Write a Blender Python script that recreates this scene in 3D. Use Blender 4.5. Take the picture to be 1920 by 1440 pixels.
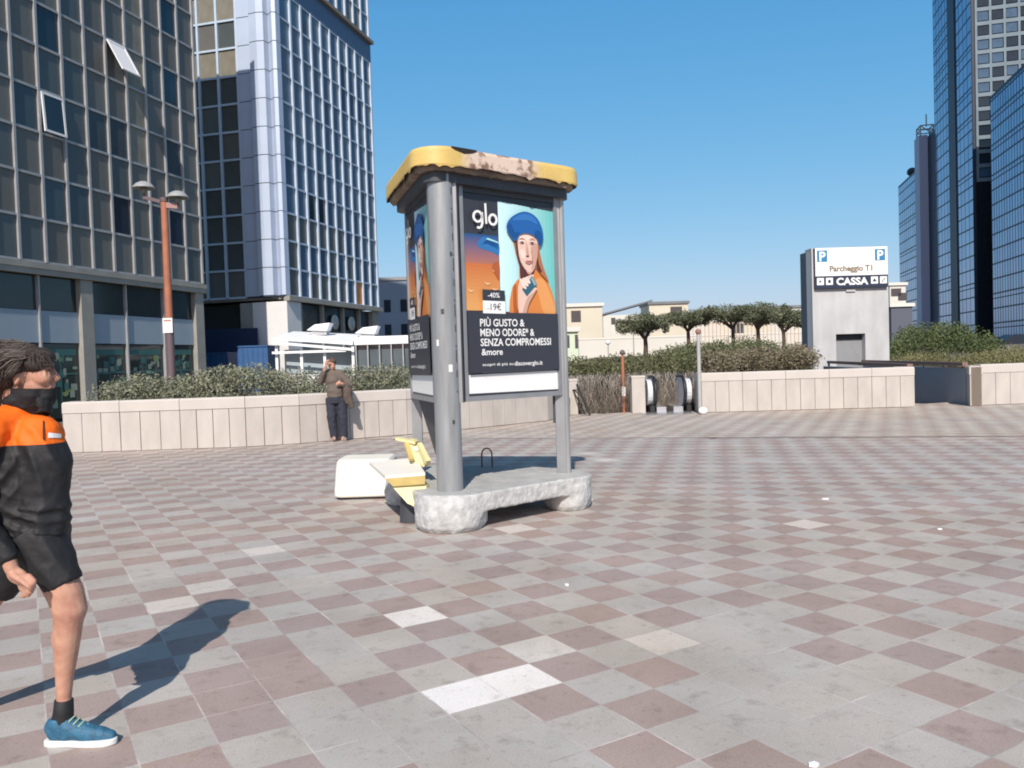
import bpy, bmesh, math, random
import numpy as np
from math import sin, cos, pi, radians as R
from mathutils import Vector, Matrix
random.seed(7); RNG = np.random.default_rng(7)
for o in list(bpy.data.objects): bpy.data.objects.remove(o)
SC = bpy.context.scene; C = SC.collection

# ------------------------------------------------------------ camera, sky, sun
FPX, HOR, ROLL, EYE = 1530.0, 674.0, R(1.8), 1.6
PITCH = math.atan((720-HOR)*cos(ROLL)/FPX)
def rotp(v, p):
    return Vector((v[0], v[1]*cos(p)-v[2]*sin(p), v[1]*sin(p)+v[2]*cos(p)))
cam = bpy.data.cameras.new('camera'); cam.lens = 36*FPX/1920; cam.sensor_width = 36; cam.clip_end = 5000; cam.clip_start = .05
co = bpy.data.objects.new('camera', cam); C.objects.link(co); SC.camera = co
cx_ = rotp((cos(ROLL), 0, -sin(ROLL)), -PITCH); cy_ = rotp((sin(ROLL), 0, cos(ROLL)), -PITCH); cz_ = -rotp((0, 1, 0), -PITCH)
co.matrix_world = Matrix(((cx_.x, cy_.x, cz_.x, 0), (cx_.y, cy_.y, cz_.y, 0), (cx_.z, cy_.z, cz_.z, EYE), (0, 0, 0, 1)))

SUN_AZ, SUN_EL = R(185), R(41)
w = bpy.data.worlds.new("World"); SC.world = w; w.use_nodes = True
nt = w.node_tree; bg = nt.nodes['Background']
sky = nt.nodes.new('ShaderNodeTexSky'); sky.sky_type = 'NISHITA'; sky.sun_disc = False
sky.sun_elevation = SUN_EL; sky.sun_rotation = SUN_AZ; sky.air_density = 1.0; sky.dust_density = 1.0; sky.ozone_density = 3.0
spc = nt.nodes.new('ShaderNodeSeparateColor'); cbc = nt.nodes.new('ShaderNodeCombineColor'); nt.links.new(sky.outputs[0], spc.inputs[0])
for ch_, (kk, pp) in enumerate(((.0715, 1.226), (.2146, .613), (.4196, .359))):      # film response of the sky: bright horizon held back
    m1 = nt.nodes.new('ShaderNodeMath'); m1.operation = 'POWER'; m1.inputs[1].default_value = pp; nt.links.new(spc.outputs[ch_], m1.inputs[0])
    m2 = nt.nodes.new('ShaderNodeMath'); m2.operation = 'MULTIPLY'; m2.inputs[1].default_value = kk/.12/1.189; nt.links.new(m1.outputs[0], m2.inputs[0]); nt.links.new(m2.outputs[0], cbc.inputs[ch_])
mr = nt.nodes.new('ShaderNodeMapRange'); mr.inputs[1].default_value = 1.0; mr.inputs[2].default_value = 2.3; mr.inputs[3].default_value = 0.0; mr.inputs[4].default_value = 1.0; nt.links.new(spc.outputs[1], mr.inputs[0])
zr = nt.nodes.new('ShaderNodeValToRGB'); zr.color_ramp.elements[0].color = (.27, .22, .16, 1); zr.color_ramp.elements[1].color = (1, 1, 1, 1); nt.links.new(mr.outputs[0], zr.inputs[0])
vm = nt.nodes.new('ShaderNodeVectorMath'); vm.operation = 'MULTIPLY'; nt.links.new(cbc.outputs[0], vm.inputs[0]); nt.links.new(zr.outputs[0], vm.inputs[1])      # darker zenith
nt.links.new(vm.outputs[0], bg.inputs[0]); bg.inputs[1].default_value = .12
sl = bpy.data.lights.new('sun', 'SUN'); sl.energy = 4.2; sl.angle = R(.5); sl.color = (1, .925, .83)
so = bpy.data.objects.new('sun', sl); C.objects.link(so)
sd = Vector((sin(SUN_AZ)*cos(SUN_EL), cos(SUN_AZ)*cos(SUN_EL), sin(SUN_EL)))
so.rotation_euler = sd.to_track_quat('Z', 'Y').to_euler()
SC.view_settings.view_transform = 'Standard'; SC.view_settings.look = 'None'
SC.view_settings.exposure = 0.25; SC.view_settings.gamma = 1
SC.render.engine = 'CYCLES'; SC.cycles.filter_width = 1.9; SC.render.resolution_x = 1024; SC.render.resolution_y = 768

# ------------------------------------------------------------ helpers
def ray(px, py):
    x, y = px-960, 720-py
    return rotp((x*cos(ROLL)+y*sin(ROLL), FPX, -x*sin(ROLL)+y*cos(ROLL)), -PITCH)
def at(px, py, Y):                # world point seen at pixel (1920x1440) at distance Y
    d = ray(px, py); t = Y/d.y
    return Vector((d.x*t, Y, EYE+d.z*t))
def G(px, py, z=0.0):
    d = ray(px, py); t = (z-EYE)/d.z
    return Vector((d.x*t, d.y*t, z))
def proj(p):
    v = rotp(Vector(p)-Vector((0, 0, EYE)), PITCH)
    if v.y < .1: return (-9999, -9999)
    X, Y = v.x/v.y*FPX, v.z/v.y*FPX
    return (960+X*cos(ROLL)-Y*sin(ROLL), 720-(X*sin(ROLL)+Y*cos(ROLL)))

MATS = {}
def mat(name, col, rough=.8, metal=0, spec=.5, noise=0, scale=5, col2=None, bump=0, bscale=40, attr=None, detail=6, coat=0, stretch=None):
    if name in MATS: return MATS[name]
    m = bpy.data.materials.new(name); m.use_nodes = True; n = m.node_tree; b = n.nodes['Principled BSDF']
    b.inputs['Roughness'].default_value = rough; b.inputs['Metallic'].default_value = metal
    b.inputs['Specular IOR Level'].default_value = spec; b.inputs['Coat Weight'].default_value = coat
    c = (*col, 1); b.inputs['Base Color'].default_value = c
    L = n.links
    if noise or bump:
        tc = n.nodes.new('ShaderNodeTexCoord'); mp = n.nodes.new('ShaderNodeMapping'); L.new(tc.outputs['Object'], mp.inputs[0])
        if stretch: mp.inputs['Scale'].default_value = stretch
    src = None
    if attr:
        a = n.nodes.new('ShaderNodeAttribute'); a.attribute_name = attr; src = a.outputs['Color']
    if noise:
        t = n.nodes.new('ShaderNodeTexNoise'); t.inputs['Scale'].default_value = scale; t.inputs['Detail'].default_value = detail
        L.new(mp.outputs[0], t.inputs['Vector'])
        rp = n.nodes.new('ShaderNodeValToRGB'); L.new(t.outputs[0], rp.inputs[0])
        rp.color_ramp.elements[0].position = .3; rp.color_ramp.elements[1].position = .7
        if src is None:
            c2 = col2 or tuple(min(1, x*(1-noise)) for x in col)
            rp.color_ramp.elements[0].color = (*c2, 1); rp.color_ramp.elements[1].color = c
            src = rp.outputs[0]
        else:
            rp.color_ramp.elements[0].color = (1-noise,)*3+(1,); rp.color_ramp.elements[1].color = (1, 1, 1, 1)
            mx = n.nodes.new('ShaderNodeMix'); mx.data_type = 'RGBA'; mx.blend_type = 'MULTIPLY'; mx.inputs[0].default_value = 1
            L.new(src, mx.inputs[6]); L.new(rp.outputs[0], mx.inputs[7]); src = mx.outputs[2]
    if src is not None: L.new(src, b.inputs['Base Color'])
    if bump:
        t2 = n.nodes.new('ShaderNodeTexNoise'); t2.inputs['Scale'].default_value = bscale; t2.inputs['Detail'].default_value = 5
        L.new(mp.outputs[0], t2.inputs['Vector'])
        bp = n.nodes.new('ShaderNodeBump'); bp.inputs['Strength'].default_value = bump; bp.inputs['Distance'].default_value = .02
        L.new(t2.outputs[0], bp.inputs['Height']); L.new(bp.outputs[0], b.inputs['Normal'])
    MATS[name] = m; return m

def tag(o, label=None, cat=None, group=None, kind=None):
    if label: o['label'] = label
    if cat: o['category'] = cat
    if group: o['group'] = group
    if kind: o['kind'] = kind
    return o
def empty(name, loc=(0, 0, 0), rz=0.0):
    o = bpy.data.objects.new(name, None); C.objects.link(o); o.location = loc; o.rotation_euler = (0, 0, rz); o.empty_display_size = .3
    return o
def link(name, me, parent=None, loc=None, rz=None):
    o = bpy.data.objects.new(name, me); C.objects.link(o)
    if parent is not None: o.parent = parent
    if loc is not None: o.location = loc
    if rz is not None: o.rotation_euler = (0, 0, rz)
    return o
def copy_tree(o, parent=None):
    c = o.copy(); C.objects.link(c)
    if parent is not None: c.parent = parent
    for ch in [x for x in bpy.data.objects if x.parent == o]: copy_tree(ch, c)
    return c

class MB:
    def __init__(s): s.v = []; s.f = []; s.m = []; s.mats = []; s.sm = []
    def mi(s, m):
        if m not in s.mats: s.mats.append(m)
        return s.mats.index(m)
    def add(s, vs, fs, m, smooth=False):
        b = len(s.v); s.v += [tuple(v) for v in vs]; k = s.mi(m)
        for f in fs: s.f.append([b+i for i in f]); s.m.append(k); s.sm.append(smooth)
    def box(s, x0, x1, y0, y1, z0, z1, m):
        vs = [(x, y, z) for x in (x0, x1) for y in (y0, y1) for z in (z0, z1)]
        s.add(vs, [(0, 1, 3, 2), (4, 6, 7, 5), (0, 4, 5, 1), (2, 3, 7, 6), (0, 2, 6, 4), (1, 5, 7, 3)], m)
    def bar(s, a, b, wd, ht, m, up=(0, 0, 1)):
        a, b = Vector(a), Vector(b); d = (b-a).normalized(); u = Vector(up)
        r = d.cross(u)
        if r.length < 1e-4: r = Vector((1, 0, 0))
        r.normalize(); u = r.cross(d)
        vs = [p+r*sx*wd/2+u*sz*ht/2 for p in (a, b) for sx in (-1, 1) for sz in (-1, 1)]
        s.add(vs, [(0, 1, 3, 2), (4, 6, 7, 5), (0, 4, 5, 1), (2, 3, 7, 6), (0, 2, 6, 4), (1, 5, 7, 3)], m)
    def prism(s, poly, z0, z1, m, smooth=False, bev=0):
        n = len(poly)
        rings = [(z0, 0), (z1, 0)] if not bev else [(z0, bev), (z0+bev, 0), (z1-bev, 0), (z1-bev*.3, bev*.3), (z1, bev)]
        cx = sum(p[0] for p in poly)/n; cy = sum(p[1] for p in poly)/n
        vs = []
        for z, o in rings:
            for p in poly:
                d = math.hypot(p[0]-cx, p[1]-cy); k = (d-o)/d if d else 1
                vs.append((cx+(p[0]-cx)*k, cy+(p[1]-cy)*k, z))
        for r in range(len(rings)-1):
            s.add(vs[r*n:(r+2)*n], [(i, (i+1) % n, n+(i+1) % n, n+i) for i in range(n)], m, smooth)
        s.add(vs[:n], [tuple(range(n))[::-1]], m); s.add(vs[-n:], [tuple(range(n))], m)
    def tube(s, pts, rad, m, seg=12, caps=True, smooth=True):
        pts = [Vector(p) for p in pts]; rad = rad if isinstance(rad, (list, tuple)) else [rad]*len(pts)
        vs = []; pr = None
        for i, p in enumerate(pts):
            d = (pts[min(i+1, len(pts)-1)]-pts[max(i-1, 0)]).normalized()
            if pr is None:
                pr = d.orthogonal().normalized()
            pr = (pr-d*pr.dot(d)).normalized(); q = d.cross(pr)
            for k in range(seg):
                a = 2*pi*k/seg; vs.append(p+(pr*cos(a)+q*sin(a))*rad[i])
        fs = []
        for i in range(len(pts)-1):
            for k in range(seg):
                fs.append((i*seg+k, i*seg+(k+1) % seg, (i+1)*seg+(k+1) % seg, (i+1)*seg+k))
        s.add(vs, fs, m, smooth)
        if caps:
            s.add(vs[:seg], [tuple(range(seg))[::-1]], m); s.add(vs[-seg:], [tuple(range(seg))], m)
    def lathe(s, prof, m, c=(0, 0, 0), seg=24, smooth=True):
        vs = [(c[0]+r*cos(2*pi*k/seg), c[1]+r*sin(2*pi*k/seg), c[2]+z) for r, z in prof for k in range(seg)]
        fs = [(i*seg+k, i*seg+(k+1) % seg, (i+1)*seg+(k+1) % seg, (i+1)*seg+k) for i in range(len(prof)-1) for k in range(seg)]
        s.add(vs, fs, m, smooth)
    def ell(s, c, r, m, seg=16, rings=10, rot=None):
        vs = []; fs = []
        M_ = rot or Matrix.Identity(3)
        for i in range(rings+1):
            t = pi*i/rings
            for k in range(seg):
                a = 2*pi*k/seg
                vs.append(Vector(c)+M_ @ Vector((r[0]*sin(t)*cos(a), r[1]*sin(t)*sin(a), r[2]*cos(t))))
        for i in range(rings):
            for k in range(seg): fs.append((i*seg+k, (i+1)*seg+k, (i+1)*seg+(k+1) % seg, i*seg+(k+1) % seg))
        s.add(vs, fs, m, True)
    def cap(s, a, b, ra, rb, m, seg=14):       # tapered capsule
        a, b = Vector(a), Vector(b)
        n = 5; pts = []; rad = []; d = (b-a).normalized()
        for i in range(n+1):
            t = pi/2*i/n; pts.append(a-d*ra*cos(t)); rad.append(max(ra*sin(t), .0008))
        for i in range(n+1):
            t = pi/2*i/n; pts.append(b+d*rb*sin(t)); rad.append(max(rb*cos(t), .0008))
        s.tube(pts, rad, m, seg)
    def poly3(s, pts, m): s.add(pts, [tuple(range(len(pts)))], m)
    def mesh(s, name):
        me = bpy.data.meshes.new(name); me.from_pydata(s.v, [], s.f)
        for m in s.mats: me.materials.append(m)
        me.polygons.foreach_set('material_index', s.m); me.polygons.foreach_set('use_smooth', s.sm); me.update()
        return me
    def build(s, name, parent=None, loc=None, rz=None, fix=True, bevel=0):
        me = s.mesh(name)
        if fix or bevel:
            bm = bmesh.new(); bm.from_mesh(me)
            if bevel:
                bmesh.ops.remove_doubles(bm, verts=bm.verts, dist=1e-5)
                es = [e for e in bm.edges if len(e.link_faces) == 2 and e.calc_face_angle(0) > .5]
                bmesh.ops.bevel(bm, geom=es, offset=bevel, segments=2, affect='EDGES', profile=.6)
            bmesh.ops.recalc_face_normals(bm, faces=bm.faces); bm.to_mesh(me); bm.free()
        return link(name, me, parent, loc, rz)

def remeshed(mb, name, voxel, smooth=6, parent=None, disp=None, loc=None):
    me = mb.mesh(name); o = bpy.data.objects.new(name, me); C.objects.link(o)
    r = o.modifiers.new('r', 'REMESH'); r.mode = 'VOXEL'; r.voxel_size = voxel; r.use_smooth_shade = True
    if smooth:
        s = o.modifiers.new('s', 'SMOOTH'); s.iterations = smooth; s.factor = .5
    if disp:
        tx = bpy.data.textures.new(name, 'CLOUDS'); tx.noise_scale = disp[0]; tx.noise_depth = 2
        d = o.modifiers.new('d', 'DISPLACE'); d.texture = tx; d.strength = disp[1]; d.texture_coords = 'LOCAL'
    dg = bpy.context.evaluated_depsgraph_get()
    ne = bpy.data.meshes.new_from_object(o.evaluated_get(dg)); ne.name = name
    o.modifiers.clear(); o.data = ne; bpy.data.meshes.remove(me)
    ne.polygons.foreach_set('use_smooth', [True]*len(ne.polygons))
    if parent is not None: o.parent = parent
    if loc is not None: o.location = loc
    return o
def folds(o, terms):          # cloth folds: each term (centre, reach, direction, wavelength, height)
    me = o.data; n = len(me.vertices); co_ = np.empty(n*3); me.vertices.foreach_get('co', co_); co_ = co_.reshape(-1, 3)
    no_ = np.empty(n*3); me.vertices.foreach_get('normal', no_); no_ = no_.reshape(-1, 3); d = np.zeros(n)
    for c, rch, dr, wl_, h_ in terms:
        dr = np.array(dr, float); dr /= np.linalg.norm(dr); r = (co_-np.array(c))/np.array(rch); m_ = np.exp(-(r**2).sum(1))
        ph = (co_ @ dr)/wl_*2*pi+2.2*np.sin(co_[:, 2]*9+co_[:, 0]*5)+1.3*np.sin(co_[:, 1]*17+co_[:, 2]*6)
        d += m_*h_*(1-np.abs(np.sin(ph/2))*2)
    co_ += no_*d[:, None]; me.vertices.foreach_set('co', co_.reshape(-1)); me.update()
def paint(o, mats, fn):       # assign a material index to each face by its centre
    o.data.materials.clear()
    for m in mats: o.data.materials.append(m)
    for p in o.data.polygons: p.material_index = fn(p.center, p.normal)

def smooth_poly(pts, k=6):    # closed Catmull-Rom through 2D points
    n = len(pts); out = []
    for i in range(n):
        p0, p1, p2, p3 = (np.array(pts[(i+j-1) % n], float) for j in range(4))
        for t in np.linspace(0, 1, k, endpoint=False):
            out.append(tuple(.5*(2*p1+(p2-p0)*t+(2*p0-5*p1+4*p2-p3)*t*t+(3*p1-p0-3*p2+p3)*t**3)))
    return out
def text_geo(body, size, bold=0.0, shear=0, align='LEFT', space=1.0):
    cu = bpy.data.curves.new('t', 'FONT'); cu.body = body; cu.size = size; cu.offset = bold; cu.shear = shear; cu.align_x = align; cu.space_character = space
    cu.resolution_u = 3
    o = bpy.data.objects.new('t', cu); C.objects.link(o); dg = bpy.context.evaluated_depsgraph_get()
    me = bpy.data.meshes.new_from_object(o.evaluated_get(dg))
    vs = [tuple(v.co) for v in me.vertices]; fs = [tuple(p.vertices) for p in me.polygons]
    bpy.data.objects.remove(o); bpy.data.curves.remove(cu); bpy.data.meshes.remove(me)
    return vs, fs

# foliage: many small leaf quads filling lumpy blobs
def leaves(blobs, n, size, tint=((.05, .08, .03), (.11, .14, .07)), shell=.55, flat=0, seed=0):
    rg = np.random.default_rng(seed); vol = np.array([b[1][0]*b[1][1]*b[1][2] for b in blobs])**.67; vol = vol/vol.sum()
    idx = rg.choice(len(blobs), n, p=vol)
    c = np.array([b[0] for b in blobs], float)[idx]; r = np.array([b[1] for b in blobs], float)[idx]
    d = rg.normal(size=(n, 3)); d /= np.linalg.norm(d, axis=1)[:, None]
    rad = shell+(1.06-shell)*rg.random(n)**.6
    lump = 1+.16*np.sin(d[:, 0]*7+idx)*np.sin(d[:, 1]*6+idx*2)*np.sin(d[:, 2]*8)
    p = c+d*r*(rad*lump)[:, None]
    nr = d*.6+rg.normal(size=(n, 3))*.8; nr /= np.linalg.norm(nr, axis=1)[:, None]
    a = np.cross(nr, rg.normal(size=(n, 3))); a /= np.linalg.norm(a, axis=1)[:, None]; b = np.cross(nr, a)
    s = size*(.6+.8*rg.random(n))[:, None]
    q = np.stack([p-a*s, p-b*s*.45, p+a*s, p+b*s*.45], 1)
    t0, t1 = np.array(tint[0]), np.array(tint[1]); blobt = rg.random(len(blobs))[idx]
    k = np.clip(.5*blobt+.5*rg.random(n)+rg.normal(size=n)*.12, 0, 1)[:, None]
    col = t0*(1-k)+t1*k
    return q, col
def leaf_mesh(name, q, col, m, parent=None):
    n = len(q); me = bpy.data.meshes.new(name); me.vertices.add(4*n); me.vertices.foreach_set('co', q.reshape(-1).astype(np.float32))
    me.loops.add(4*n); me.loops.foreach_set('vertex_index', np.arange(4*n, dtype=np.int32))
    me.polygons.add(n); me.polygons.foreach_set('loop_start', np.arange(0, 4*n, 4, dtype=np.int32))
    me.update(calc_edges=True)
    ca = me.color_attributes.new('tint', 'FLOAT_COLOR', 'POINT')
    cc = np.ones((n, 4, 4), np.float32); cc[:, :, :3] = col[:, None, :]; ca.data.foreach_set('color', cc.reshape(-1))
    me.materials.append(m); me.validate()
    return link(name, me, parent)
M_LEAF = mat('leaf', (.08, .1, .05), .6, spec=.3, attr='tint')

A_DIR = R(90-14.5)              # heading of both facades' long sides
# ------------------------------------------------------------ paving
TS, TA = .313, R(31.0); TO = (.204, 3.977)
ax, ay = Vector((cos(TA), sin(TA))), Vector((sin(TA), -cos(TA)))
def paving_mat():
    m = bpy.data.materials.new('paving'); m.use_nodes = True; n = m.node_tree; L = n.links; b = n.nodes['Principled BSDF']
    a = n.nodes.new('ShaderNodeAttribute'); a.attribute_name = 'tile'
    tc = n.nodes.new('ShaderNodeTexCoord')
    def noise(sc, det, lo, hi, c0, c1):
        t = n.nodes.new('ShaderNodeTexNoise'); t.inputs['Scale'].default_value = sc; t.inputs['Detail'].default_value = det; t.inputs['Roughness'].default_value = .65
        L.new(tc.outputs['Object'], t.inputs['Vector'])
        r = n.nodes.new('ShaderNodeValToRGB'); r.color_ramp.elements[0].position = lo; r.color_ramp.elements[1].position = hi
        r.color_ramp.elements[0].color = (*c0, 1); r.color_ramp.elements[1].color = (*c1, 1); L.new(t.outputs[0], r.inputs[0]); return r.outputs[0]
    def mul(x, y):
        mx = n.nodes.new('ShaderNodeMix'); mx.data_type = 'RGBA'; mx.blend_type = 'MULTIPLY'; mx.inputs[0].default_value = 1
        L.new(x, mx.inputs[6]); L.new(y, mx.inputs[7]); return mx.outputs[2]
    s = mul(a.outputs['Color'], noise(130, 3, .3, .7, (.80,)*3, (1.12,)*3))
    s = mul(s, noise(.9, 8, .35, .62, (.84, .83, .81), (1.04,)*3))
    s = mul(s, noise(.16, 3, .42, .60, (1, 1, 1), (1.02, .975, .915)))
    s = mul(s, noise(32, 2, .60, .72, (1, 1, 1), (.80, .79, .78)))
    s = mul(s, noise(7, 8, .27, .45, (.70, .69, .67), (1, 1, 1)))
    uv = n.nodes.new('ShaderNodeUVMap'); uv.uv_map = 'cell'
    sep = n.nodes.new('ShaderNodeSeparateXYZ'); L.new(uv.outputs[0], sep.inputs[0])
    def ed(o):
        x = n.nodes.new('ShaderNodeMath'); x.operation = 'SUBTRACT'; L.new(o, x.inputs[0]); x.inputs[1].default_value = .5
        y = n.nodes.new('ShaderNodeMath'); y.operation = 'ABSOLUTE'; L.new(x.outputs[0], y.inputs[0]); return y.outputs[0]
    mx = n.nodes.new('ShaderNodeMath'); mx.operation = 'MAXIMUM'; L.new(ed(sep.outputs[0]), mx.inputs[0]); L.new(ed(sep.outputs[1]), mx.inputs[1])
    jr = n.nodes.new('ShaderNodeValToRGB'); jr.color_ramp.elements[0].position = .484; jr.color_ramp.elements[1].position = .492
    jr.color_ramp.elements[0].color = (0, 0, 0, 1); jr.color_ramp.elements[1].color = (1, 1, 1, 1); L.new(mx.outputs[0], jr.inputs[0])
    jn = noise(1.7, 6, .42, .6, (.30, .28, .27), (.62, .56, .53))
    jw = noise(2.6, 4, .36, .58, (0.22,)*3, (.95,)*3)
    jm = n.nodes.new('ShaderNodeMath'); jm.operation = 'MULTIPLY'; L.new(jr.outputs[0], jm.inputs[0]); L.new(jw, jm.inputs[1])
    fx = n.nodes.new('ShaderNodeMix'); fx.data_type = 'RGBA'; L.new(jm.outputs[0], fx.inputs[0]); L.new(s, fx.inputs[6]); L.new(jn, fx.inputs[7])
    L.new(fx.outputs[2], b.inputs['Base Color']); b.inputs['Roughness'].default_value = .72; b.inputs['Specular IOR Level'].default_value = .35
    t = n.nodes.new('ShaderNodeTexNoise'); t.inputs['Scale'].default_value = 160; L.new(tc.outputs['Object'], t.inputs['Vector'])
    bp = n.nodes.new('ShaderNodeBump'); bp.inputs['Strength'].default_value = .25; bp.inputs['Distance'].default_value = .004
    L.new(t.outputs[0], bp.inputs['Height']); L.new(bp.outputs[0], b.inputs['Normal'])
    return m
M_PAVE = paving_mat()
RED, GRY, PALE, WHT = (.372, .296, .276), (.450, .420, .396), (.60, .555, .52), (.80, .76, .74)
def paved(name, o, ex, ey, rx, ry, colf, keep, z=0.0, s=TS):
    vs, fs, cols = [], [], []
    for i in range(*rx):
        for j in range(*ry):
            c = Vector(o)+ex*(i+.5)*s+ey*(j+.5)*s
            if not keep(c.x, c.y): continue
            b = len(vs)
            for du, dv in ((0, 0), (1, 0), (1, 1), (0, 1)):
                p = Vector(o)+ex*(i+du)*s+ey*(j+dv)*s; vs.append((p.x, p.y, z))
            fs.append((b, b+1, b+2, b+3)); cols.append(colf(i, j))
    me = bpy.data.meshes.new(name); me.from_pydata(vs, [], fs)
    ca = me.color_attributes.new('tile', 'FLOAT_COLOR', 'CORNER'); uv = me.uv_layers.new(name='cell')
    k = 0
    for c in cols:
        for q in ((0, 0), (1, 0), (1, 1), (0, 1)):
            ca.data[k].color = (*c, 1); uv.data[k].uv = q; k += 1
    me.materials.append(M_PAVE); bm = bmesh.new(); bm.from_mesh(me); bmesh.ops.recalc_face_normals(bm, faces=bm.faces)
    if bm.faces[0].normal.z < 0: bmesh.ops.reverse_faces(bm, faces=bm.faces)
    bm.to_mesh(me); bm.free()
    return tag(link(name, me), kind='structure')
JA, JB = Vector((1.23, 16.1)), Vector((8.79, 14.03)); jd = (JB-JA).normalized(); jn = Vector((-jd.y, jd.x))
def beyond(x, y): return (Vector((x, y))-JA).dot(jn)
TSET = {}
def setc(c, ij):
    for k in ij: TSET[k] = c
def rect(i0, i1, j0, j1): return [(i, j) for i in range(i0, i1+1) for j in range(j0, j1+1)]
# cell (i,j): corner at lattice (i,j); white slab, pale slabs and the plain grey repairs of the photograph
setc(WHT, [(-1, -1), (-2, -1)])
def cell_at(px, py):
    g = G(px, py); v = Vector((g.x-TO[0], g.y-TO[1])); return (math.floor(v.dot(ax)/TS), math.floor(v.dot(ay)/TS))
PAR = sum(cell_at(1090, 1252)) % 2          # a red slab
for px, py in ((778, 1162),): setc(WHT, [cell_at(px, py)])
for px, py in ((315, 1142), (385, 1108)): setc(PALE, [cell_at(px, py)])
for px, py in ((1330, 1335), (1400, 1300), (1500, 1270), (1480, 1330), (1560, 1310), (1330, 1290), (1420, 1210), (1500, 1230), (1590, 1250), (1600, 1290), (1650, 1330),
               (1560, 1370), (1640, 1380), (1420, 1370), (1500, 1200), (1380, 1250), (1000, 1390), (900, 1400), (820, 1400), (1120, 1340), (1040, 1350), (960, 1350), (1250, 1380),
               (520, 1150), (560, 1185), (480, 1170), (610, 1230), (640, 1260), (450, 1190), (610, 1370), (690, 1370), (750, 1400), (560, 1330), (1400, 1180), (1330, 1140), (640, 1200), (700, 1250)):
    c = cell_at(px, py)
    if c not in TSET: setc(GRY, [c])
for px, py in ((540, 1285), (500, 1300), (470, 1250), (560, 1250), (440, 1310)):
    c = cell_at(px, py)
    if c not in TSET: setc(RED, [c])
rr = random.Random(3)
def jit(c, a=.06):
    k = 1+rr.uniform(-a, a); q = rr.uniform(-.008, .008); return tuple(min(1, max(0, x*k+d*q)) for x, d in zip(c, (1, 0, -1)))
def col1(i, j):
    if (i, j) in TSET: return jit(TSET[(i, j)], .03)
    u = rr.random(); red = (i+j) % 2 == PAR
    if u < .004: return jit(PALE, .02)
    if u < .018: red = False
    return jit(RED if red else GRY, .045)
def inside1(x, y): return -16 < x < 30 and -4 < y < 24 and beyond(x, y) < 0
paved('plaza_paving', TO, ax, ay, (-90, 110), (-90, 110), col1, inside1)
RED2, GRY2 = (.42, .35, .315), (.51, .465, .42)
def col2(i, j): return jit(RED2 if (i+j) % 2 else GRY2, .05)
def inside2(x, y):
    if not (-12 < x < 30 and y < 23.0): return False
    return beyond(x, y) >= -.2
j45 = R(20)
paved('plaza_border_paving', (1.23, 16.1), Vector((cos(j45), sin(j45))), Vector((-sin(j45), cos(j45))), (-80, 110), (-80, 90), col2, inside2, z=-.004)
M_JOINT = mat('joint', (.10, .09, .085), .9)
b = MB(); b.bar((JA.x-4.4, JA.y+1.2, .003), (JB.x+9, JB.y-2.46, .003), .022, .008, M_JOINT)
tag(b.build('expansion_joint'), kind='structure')
# ground beyond the plaza
M_GROUND = mat('ground', (.16, .14, .10), .95, noise=.35, scale=.4, bump=.4, bscale=3)
b = MB()
N = 40
vs, fs = [], []
xs = [-900, -400, -150, -60, -30, -16, -8, 0, 5, 10, 20, 30, 60, 150, 400, 900]; ys = [-300, -20, 22.9, 24, 28, 34, 42, 55, 70, 90, 130, 200, 500, 1500, 4000]
def gz(x, y):
    if y < 22: return -.35
    if x < 2: return -.35
    t = min(1, max(0, (y-26)/45)); k = min(1, max(0, (x-2)/5)) * (1-min(1, max(0, (x-60)/60)))
    return -.35 + 1.9*t*t*(3-2*t)*k
for y in ys:
    for x in xs: vs.append((x, y, gz(x, y)))
nx = len(xs)
for j in range(len(ys)-1):
    for i in range(nx-1): fs.append((j*nx+i, j*nx+i+1, (j+1)*nx+i+1, (j+1)*nx+i))
b.add(vs, fs, M_GROUND, True); tag(b.build('ground'), kind='structure')

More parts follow.
